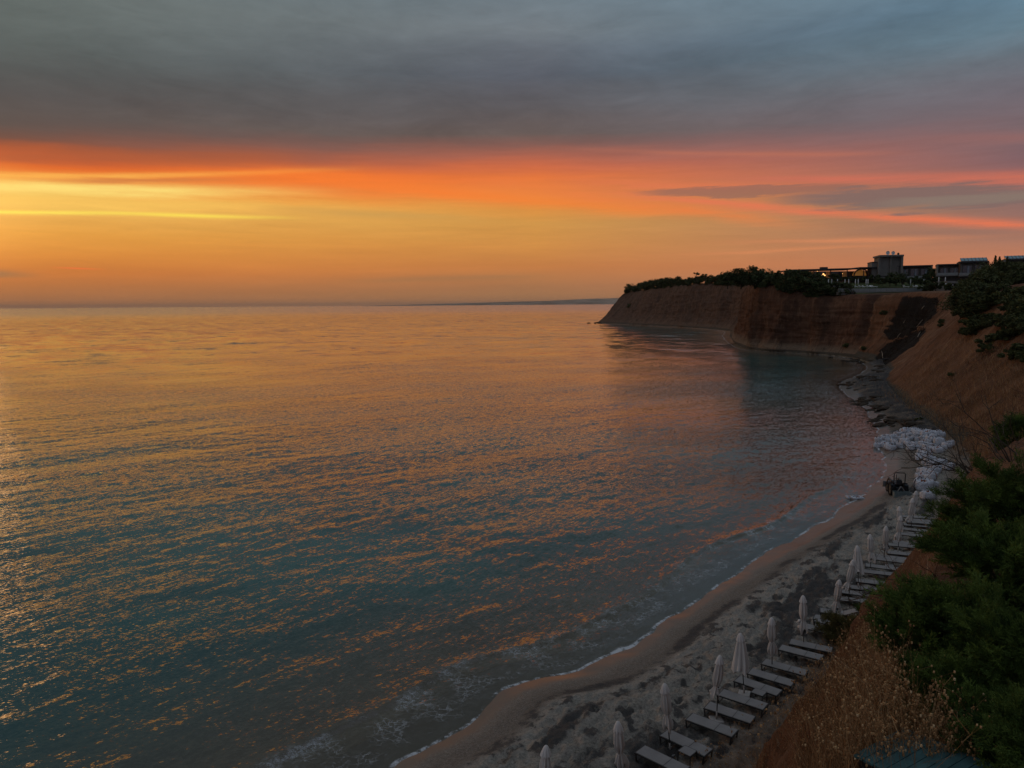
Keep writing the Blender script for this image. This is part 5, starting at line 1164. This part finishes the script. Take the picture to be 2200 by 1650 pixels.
for px, py in ((2046, 806), (1971, 902)): slope_shrub(px, py, 1.6, .6, 'small green tuft low on the bare red slope', 'green tufts on the red slope', nblob=10, nq=60, sz=.12)

# rocks along the far shore
M_rock = flat('wet_dark_rock', (.042, .031, .022), .9, .12, var=.6, scale=2.5, bmp=.8)
def rock_mesh(seed):
    g2 = np.random.default_rng(seed); nu, nv = 16, 10; V = []
    for j in range(nv):
        for i in range(nu):
            a, ph_ = 2 * math.pi * i / nu, (j / (nv - 1) - .5) * math.pi; d = np.array([math.cos(ph_) * math.cos(a), math.cos(ph_) * math.sin(a), math.sin(ph_) * .45])
            k = 1 + .35 * float(vn(d[0] * 1.7 + seed, d[1] * 1.7 + d[2], 130)) + .16 * float(vn(d[0] * 4 + seed, d[1] * 4 + d[2] * 4, 131)); V.append(tuple(d * k))
    return mesh('rock', V, np.array([(j * nu + i, j * nu + (i + 1) % nu, (j + 1) * nu + (i + 1) % nu, (j + 1) * nu + i) for j in range(nv - 1) for i in range(nu)]), M_rock, link_it=False, smooth=False)
RK = [rock_mesh(k) for k in range(6)]; g_ = np.random.default_rng(88)
for poly, n, lab in [([(1795, 824), (1815, 812), (1870, 805), (1890, 815), (1850, 838), (1825, 838)], 26, 'dark flat rock on the low point below the torn gully'), ([(1830, 862), (1845, 846), (1900, 850), (1925, 872), (1900, 884), (1860, 880)], 30, 'dark flat rock on the shore between gully and white bags'),
        ([(1880, 905), (1900, 890), (1960, 895), (1980, 912), (1930, 916), (1890, 914)], 22, 'dark flat rock on the shore just beyond the white bags'), ([(1860, 800), (1875, 785), (1905, 785), (1900, 805)], 12, 'dark boulder at the foot of the torn gully'), ([(1780, 766), (1840, 770), (1862, 780), (1850, 784), (1800, 772)], 14, 'dark rock in the waterline under the far cliff'),
        ([(1262, 693), (1288, 692), (1290, 694.5), (1266, 694.5)], 7, 'dark rock awash off the tip of the headland')]:
    for px, py in rnd_poly(poly, n, g_):
        q = hit(px, py); q = q if q is not None else Vector(G(px, py, .1)); s_ = g_.uniform(.3, 1.1) * (2.2 if px < 1300 else 1.0)
        if px < 1300: q = Vector(G(px, py, .3))
        o_ = bpy.data.objects.new('rock', RK[int(g_.integers(6))]); S.collection.objects.link(o_); o_.location = (q.x, q.y, q.z - .05 * s_); o_.scale = (s_ * g_.uniform(1, 1.9), s_, s_ * g_.uniform(.4, .75)); o_.rotation_euler = (0, 0, g_.uniform(-.5, .5) + .3); tag(o_, lab, 'rock', lab.replace('dark', 'rocks:', 1))
# torn soil, brush and clods lying over the gully
g_ = np.random.default_rng(91); m = MB(); cl = []
for px, py in rnd_poly([(1885, 772), (1935, 700), (1960, 655), (2010, 640), (2022, 655), (1985, 705), (1930, 755), (1905, 778)], 420, g_):
    q = hit(px, py)
    if q is None: continue
    s_ = g_.uniform(.12, .42)
    if g_.random() < .7:
        a = g_.uniform(0, 3.14); m.box((q.x, q.y, q.z + s_ * .2), (s_ * 1.6, s_, s_ * .7), rz=a, rx=g_.normal(0, .5), taper=.55)
    else:
        d = Vector(g_.normal(size=3)); d.z = abs(d.z) * .4; d.normalize(); m.bar(q, q + d * g_.uniform(.8, 2.2), .06)
tag(m.build('debris', flat('dark_torn_soil', (.030, .022, .016), 1.0, .1, var=.8, scale=.8)), 'dark clods and broken brush strewn down the torn gully', 'debris', kind='stuff')
# driftwood and broken poles in the gully
M_drift = flat('bleached_timber', (.30, .24, .18), .9, .2, var=.3, scale=3)
for a_, b_ in (((1936, 704), (1944, 690)), ((1895, 772), (1893, 757)), ((1968, 706), (1981, 690)), ((1970, 727), (1976, 716)), ((1978, 668), (1985, 660)), ((1926, 728), (1934, 718)), ((1860, 773), (1885, 766))):
    qa, qb = hit(*a_), hit(*b_)
    if qa is None or qb is None: continue
    lift = Vector((0, -.3, .45)); o_ = MB().tube([qa + lift, (qa + qb) / 2 + lift * 1.4, qb + lift], [.10, .085, .04], 6).build('driftwood_log', M_drift, None, True); tag(o_, 'bleached log lying across the dark torn gully', 'log', 'bleached logs in the gully')

# ------------------------------------------------------------------ the slope under the camera: junipers, dry weeds, deck
def spray_lib(seed, L=.42):
    """one feathery juniper spray along +X: thin scale-leaf twigs as slim blades"""
    g_ = np.random.default_rng(seed); Q = []
    def blade(p0, p1, w):
        d = p1 - p0; n_ = np.cross(d, g_.normal(size=3)); n_ /= np.linalg.norm(n_) + 1e-9; Q.append([p0 - n_ * w * .5, p0 + n_ * w * .5, p1 + n_ * w * .22, p1 - n_ * w * .22])
    ax = [np.array([L * u, .04 * L * math.sin(3 * u), -.10 * L * u * u + .05 * L * u]) for u in np.linspace(0, 1, 7)]
    for i in range(6): blade(ax[i], ax[i + 1], .012)
    for k in range(26):
        u = g_.uniform(.08, 1.0); p0 = np.array([L * u, 0, -.08 * L * u * u + .04 * L * u]); a = g_.uniform(0, 6.283); side = np.array([0, math.cos(a), math.sin(a) * .6]); ln = L * (.40 * (1 - u) + .12) * g_.uniform(.7, 1.25); d = (np.array([.85, 0, 0]) + side * .65); d /= np.linalg.norm(d)
        p1 = p0 + d * ln; blade(p0, p1, .010)
        for q in range(5):
            v = g_.uniform(.25, 1); r0 = p0 + d * ln * v; e = d + g_.normal(size=3) * .45; e /= np.linalg.norm(e); blade(r0, r0 + e * ln * .38, .011)
    return np.array(Q)
SPR = [spray_lib(k) for k in range(4)]
def place_sprays(pos, dirs, scale, g_):
    out = []; T = []
    for p_, d, s in zip(pos, dirs, scale):
        d = d / np.linalg.norm(d); up = np.array([0, 0, 1.0]); y = np.cross(up, d); y /= np.linalg.norm(y) + 1e-9; z = np.cross(d, y); a = g_.uniform(-.9, .9); y, z = y * math.cos(a) + z * math.sin(a), z * math.cos(a) - y * math.sin(a)
        M_ = np.stack([d, y, z], 0) * s; B = SPR[int(g_.integers(4))].reshape(-1, 3) @ M_ + p_; out.append(B); T.append(np.full(len(B), np.clip(g_.normal(.45, .2), 0, 1)))
    return np.concatenate(out), np.concatenate(T)
def juniper(loc, reach, h, nl, g_, label, bias=(-.6, .2), mat_=None, sp=16, s0=1.0, name='juniper', group=None, minz=.1):
    """limbs fanning from a short trunk, sprays along their outer two thirds"""
    r = empty(name, tuple(loc)); tk = MB(); pos, dirs, sc = [], [], []
    tk.tube([(0, 0, -.6), (.05, 0, h * .25), (.02, .06, h * .55), (-.05, .05, h * .8)], [.10 * h / 2.5 + .04, .08 * h / 2.5 + .02, .05, .02], 8)
    for k in range(nl):
        a = g_.uniform(0, 6.283); zb = h * g_.uniform(.05, .75); el_ = g_.uniform(-.15, .75) + .25 * zb / h
        dv = np.array([math.cos(a) + bias[0], math.sin(a) + bias[1], 0]); dv /= np.linalg.norm(dv) + 1e-9; ln = reach * g_.uniform(.5, 1.05) * (1 - .45 * zb / h) * (.65 + .5 * max(0, np.dot(dv[:2], np.array(bias) / (np.linalg.norm(bias) + 1e-9))))
        d3 = dv * math.cos(el_) + np.array([0, 0, math.sin(el_)]); pts = [np.array([0, 0, zb]) + d3 * ln * u + np.array([0, 0, -.22 * ln * u * u + .10 * ln * u ** 3 * 2]) for u in np.linspace(0, 1, 6)]
        tk.tube(pts, [w_ * min(1.2, reach) for w_ in (.016, .013, .010, .008, .005, .003)], 5)
        for q in range(sp):
            u = .25 + .75 * g_.uniform(0, 1) ** .75; i = min(4, int(u * 5)); f = u * 5 - i; p_ = pts[i] * (1 - f) + pts[i + 1] * f; t_ = pts[i + 1] - pts[i]; t_ = t_ / np.linalg.norm(t_)
            pos.append(p_ + g_.normal(size=3) * .05); dirs.append(t_ * .9 + g_.normal(size=3) * .42 + np.array([0, 0, .22])); sc.append(s0 * g_.uniform(.65, 1.2))
    V, T = place_sprays(pos, dirs, sc, g_); V = V.reshape(-1, 3); 
    mesh('crown', V, np.arange(len(V)).reshape(-1, 4), mat_ or M_leafj, r, smooth=False, attrs={'tint': T}); tk.build('trunk', M_bark, r, True); tag(r, label, 'shrub' if h < 1.4 else 'tree', group); return r
g_ = np.random.default_rng(99)
def at_depth(px, py, dep): 
    d = ray(px, py); return Vector((0, 0, H)) + Vector(d) * dep
JN = [  # where the trunk meets the bank, spread and height in pixels at that distance, limbs, label
    (2165, 1190, 105, 150, 40, 'bushy juniper on the bank above the far loungers'), (2065, 1185, 55, 90, 26, 'juniper beside the farthest loungers and the last umbrella'),
    (2175, 1340, 135, 150, 46, 'big dark juniper filling the middle right of the bank'), (2050, 1435, 125, 130, 42, 'juniper reaching left across the middle loungers with feathery tips'),
    (2195, 1510, 120, 150, 44, 'near juniper at the right edge with long drooping sprays'), (2060, 1545, 85, 95, 34, 'juniper hanging over the dry weeds in front of the deck'),
    (2225, 1690, 105, 130, 36, 'dark juniper in the bottom right corner'), (2125, 1600, 55, 60, 20, 'small juniper tuft just above the teal deck')]
for px, py, rp, hp, nl, lab in JN:
    q = hit(px, py); d_ = (q - Vector((0, 0, H))).length; k = d_ / F
    if d_ > 30: q = at_depth(px, py, 16); k = 16 / F
    juniper((q.x, q.y, q.z - .05), rp * k * 1.15, hp * k, nl, g_, lab, bias=(-.35, .05), sp=20, s0=float(np.clip(rp * k / 1.3, .55, 1.3)))
# feathery olive bush among the loungers
q = Vector(G(1815, 1345, 2.3)); juniper((q.x, q.y, ground(q.x, q.y, 8) - .1), 1.25, 1.2, 34, g_, 'feathery olive green bush in front of the raised lounger', bias=(-.2, 0), mat_=M_leafo, sp=13, s0=1.1, name='feathery_bush')
q = Vector(G(1900, 1310, 2.6)); juniper((q.x, q.y, ground(q.x, q.y, 8) - .1), 1.3, 1.5, 34, g_, 'green bush behind the feathery one at the foot of the bank', bias=(-.2, 0), mat_=M_leafj, sp=18, s0=1.2, name='feathery_bush')
# bare twiggy shrubs
def bare_shrub(loc, h, spread, n, g_, label, lean=(0, 0), mt=None):
    m = MB()
    def grow(p, d, ln, r0, lev):
        pts = [p]; dd = d
        for k in range(4):
            dd = dd + Vector(g_.normal(size=3)) * .18; dd.normalize(); pts.append(pts[-1] + dd * ln / 4)
        m.tube(pts, [r0, r0 * .85, r0 * .7, r0 * .55, r0 * .4], 5, False)
        if lev:
            for k in range(int(g_.integers(2, 4))):
                i = int(g_.integers(1, 5)); e = (dd + Vector(g_.normal(size=3)) * .55).normalized(); grow(pts[i], e, ln * g_.uniform(.45, .8), r0 * .55, lev - 1)
    for k in range(n):
        a = g_.uniform(0, 6.283); d = Vector((math.cos(a) * spread + lean[0], math.sin(a) * spread + lean[1], 1)).normalized(); grow(Vector((0, 0, 0)), d, h * g_.uniform(.5, .8), .016 * h / 1.5, 3)
    o_ = m.build('bare_shrub', mt or M_bark, None, True); o_.location = loc; tag(o_, label, 'shrub'); return o_
c = at_depth(2150, 1060, 24); bare_shrub((c.x, c.y, c.z - .3), 3.4, .7, 9, g_, 'leafless grey shrub spreading twigs against the red slope', (-.35, 0))
c = at_depth(2195, 1010, 20); bare_shrub((c.x, c.y, c.z - .3), 2.6, .6, 7, g_, 'dark bare shrub at the right edge above the junipers', (-.1, 0))
q = hit(1985, 1300); bare_shrub((q.x, q.y, q.z - .05), .078 * (q - Vector((0, 0, H))).length, .9, 10, g_, 'dry brown twiggy shrub beside the middle loungers', (-.5, 0), flat('dry_twig', (.10, .06, .04), .95, .1))
q = Vector(G(2045, 1105, 2.2)); juniper((q.x + .6, q.y, ground(q.x, q.y, 9) - .2), 1.2, 1.3, 30, g_, 'juniper in front of the lone white bag', bias=(-.2, 0), sp=16, s0=1.5)
c = at_depth(2120, 1040, 40); juniper((c.x, c.y, ground(c.x, c.y, 20) - .2), 1.5, 1.7, 26, g_, 'dull olive shrub on the bank right of the white bags', bias=(-.2, 0), mat_=M_leafo, sp=14, s0=2.0)
c = at_depth(2180, 925, 30); juniper((c.x, c.y, c.z - 1.2), 1.1, 1.6, 20, g_, 'round green shrub at the right edge before the red slope', bias=(0, 0), sp=14, s0=1.4)

# dry weeds: nobody could count them
def mat_straw():
    m, b, o = newmat('dry_straw'); v = attr('tint'); setb(b, col=ramp(v, [(0, (.12, .058, .025)), (.5, (.31, .17, .075)), (.85, (.46, .29, .14)), (1, (.55, .39, .22))]), rough=.9, spec=.15); return m
M_straw = mat_straw()
def weeds(name, pts, hmin, hmax, heads, g_, w=.0032, head_r=.0105, lean=.35):
    V, Fq, T = [], [], []; n = 0; HV, HF, HT = [], [], []
    octa = np.array([(0, 0, 1)] + [(.8 * math.cos(k * 1.0472 + j * .52), .8 * math.sin(k * 1.0472 + j * .52), .6 - 1.2 * j) for j in (0, 1) for k in range(6)] + [(0, 0, -1)], float)
    OF = [(0, 1 + k, 1 + (k + 1) % 6) for k in range(6)] + [(1 + k, 7 + k, 1 + (k + 1) % 6) for k in range(6)] + [(1 + (k + 1) % 6, 7 + k, 7 + (k + 1) % 6) for k in range(6)] + [(13, 7 + (k + 1) % 6, 7 + k) for k in range(6)]
    for p_ in pts:
        h = g_.uniform(hmin, hmax); a = g_.uniform(0, 6.283); l_ = g_.normal(0, lean); d = np.array([math.cos(a) * l_ - .12, math.sin(a) * l_, 1.0]); cur = np.array([math.cos(a + 1), math.sin(a + 1), 0]) * g_.normal(0, .18); tn = np.clip(g_.normal(.5, .22), 0, 1)
        side = g_.normal(size=3); side[2] = 0; side /= np.linalg.norm(side)
        base = np.array(p_, float); prev = None; tipp = None
        for k in range(5):
            u = k / 4; c = base + d * h * u + cur * h * u * u - np.array([0, 0, .12 * h * u * u]); ww = w * (1 - .7 * u); V += [c - side * ww, c + side * ww]; T += [tn, tn]
            if k: Fq.append((n + 2 * k - 2, n + 2 * k - 1, n + 2 * k + 1, n + 2 * k))
            tipp = c
        n += 10
        if g_.random() < heads:
            for q in range(int(g_.integers(1, 5))):
                cc = tipp + g_.normal(size=3) * .06 * h; rr2 = head_r * g_.uniform(.6, 1.25); k0 = len(HV); HV += [tuple(cc + o2 * rr2 * (1, 1, 1.2)) for o2 in octa]; HF += [tuple(k0 + i for i in f) for f in OF]; HT += [np.clip(g_.normal(.50, .22), 0, 1)] * 14
                sd2 = g_.normal(size=3) * .0010; V += [tipp * .8 + (base + d * h * .6) * .2 - sd2, tipp * .8 + (base + d * h * .6) * .2 + sd2, cc + sd2, cc - sd2]; T += [tn] * 4; Fq.append((n, n + 1, n + 2, n + 3)); n += 4
    k0 = len(V); Q = [tuple(f) for f in Fq] + [(a + k0, b_ + k0, c + k0, c + k0) for a, b_, c in HF]
    me = bpy.data.meshes.new(name); me.from_pydata([tuple(v) for v in V] + HV, [], [tuple(f) for f in Fq] + [(a + k0, b_ + k0, c + k0) for a, b_, c in HF]); at_ = me.attributes.new('tint', 'FLOAT', 'POINT'); at_.data.foreach_set('value', np.array(T + HT, np.float32)); me.materials.append(M_straw)
    o_ = bpy.data.objects.new(name, me); S.collection.objects.link(o_); return o_
pts = []
poly = [(1600, 1665), (1640, 1610), (1690, 1555), (1740, 1490), (1790, 1420), (1830, 1370), (1900, 1385), (1960, 1440), (2010, 1520), (2080, 1600), (2140, 1680), (1600, 1680)]
g_ = np.random.default_rng(111)
for px, py in rnd_poly(poly, 6500, g_):
    q = hit(px, py)
    if 1648 < px < 1716 and 1555 < py < 1672: continue
    if q is None or q.length < 1 or (q - Vector((0, 0, H))).length < 5.2: continue
    pts.append((q.x, q.y, q.z - .03))
Xs, Ys, Zs, _ = SLOPE; okr = np.where((Ys[:, 0] > 4) & (Ys[:, 0] < 66))[0]
for k in range(6500):                                              # thinner growth all over the rest of the bank
    i, j = int(g_.choice(okr[:-1])), int(g_.integers(6, Xs.shape[1] - 2)); u, v = g_.uniform(0, 1, 2)
    w_ = lambda A: (A[i, j] * (1 - u) + A[i + 1, j] * u) * (1 - v) + (A[i, j + 1] * (1 - u) + A[i + 1, j + 1] * u) * v
    p_ = np.array([w_(Xs), w_(Ys), w_(Zs) - .03])
    if np.linalg.norm(p_ - (0, 0, H)) > 5.0: pts.append(tuple(p_))
wd = weeds('dry_weeds', pts, .2, .62, .32, g_); tag(wd, 'rust brown dry weeds with round seed heads covering the bank', 'dry weeds', kind='stuff')
pts = []
for px, py in rnd_poly([(1700, 1640), (1760, 1560), (1820, 1460), (1900, 1420), (1960, 1520), (1990, 1650), (1960, 1760), (1800, 1760)], 420, g_):
    q = hit(px, py + 40)
    if q is not None: 
        d = Vector((0, 0, H)) - q; d.length > 8.0 and pts.append(tuple(q))
g2 = weeds('tall_straw', pts, .6, 1.1, .5, g_, .0026, .011, .28); tag(g2, 'tall pale straw stalks rising out of the dry weeds', 'straw', kind='stuff')
pts = []
for px, py in rnd_poly([(1440, 1640), (1600, 1560), (1700, 1470), (1760, 1400), (1800, 1390), (1760, 1470), (1650, 1600), (1560, 1680)], 500, g_):
    q = hit(px, py)
    if q is not None: pts.append((q.x, q.y, q.z - .02))
g3 = weeds('sparse_weeds', pts, .12, .5, .5, g_, .0035, .018, .35); tag(g3, 'sparse dry weeds growing through the sand beside the loungers', 'dry weeds', kind='stuff')
# dry grass over the red slope beyond
pts = []
for px, py in rnd_poly([(1900, 850), (2000, 760), (2080, 720), (2220, 760), (2220, 1000), (2060, 980), (2000, 905)], 9000, g_):
    q = hit(px, py)
    if q is not None and 62 < q.y < 190: pts.append((q.x, q.y, q.z - .05))
g4 = weeds('slope_grass', pts, .3, .9, 0.0, g_, .02, .02, .4); tag(g4, 'thin dry grass scattered over the bare red slope', 'grass', kind='stuff')

# teal deck of boards showing through the weeds
q = at_depth(1992, 1640, 6.5); M_teal = flat('faded_teal_paint', (.045, .105, .108), .75, .3, var=.35, scale=3, bmp=.3); dk = empty('boardwalk', tuple(q)); m = MB()
for k in range(9): m.box(((k - 4) * .148, 0, 0), (.136, 1.05, .03))
m.build('deck_boards', M_teal, dk)
m = MB(); m.box((0, -.4, -.08), (1.36, .07, .12)); m.box((0, .4, -.08), (1.36, .07, .12)); m.box((.70, 0, -.05), (.05, 1.1, .14)); m.build('deck_frame', M_frame, dk)
for sx in (-.6, .6):
    for sy in (-.4, .4): MB().bar((sx, sy, -.1), (sx, sy, -1.6), .08).build('post', M_frame, dk)
dk.scale = (.70, .70, .70); dk.rotation_euler = (R(4), R(-6), R(-62)); tag(dk, 'faded teal board deck half hidden by dry weeds in the corner', 'deck')

# ------------------------------------------------------------------ sea haze
m = bpy.data.materials.new('sea_haze'); m.use_nodes = True; X.nt = m.node_tree; X.nt.nodes.clear()
o = new('ShaderNodeOutputMaterial'); v = new('ShaderNodeVolumePrincipled'); v.inputs['Color'].default_value = (1.0, .78, .62, 1); v.inputs['Density'].default_value = 1.9e-5; v.inputs['Anisotropy'].default_value = .3
X.nt.links.new(v.outputs[0], o.inputs['Volume'])
o_ = MB().box((0, 0, 90.0), (150000, 150000, 236)).build('haze', m); o_['kind'] = 'stuff'; o_['label'] = 'thin evening haze lying over the sea'
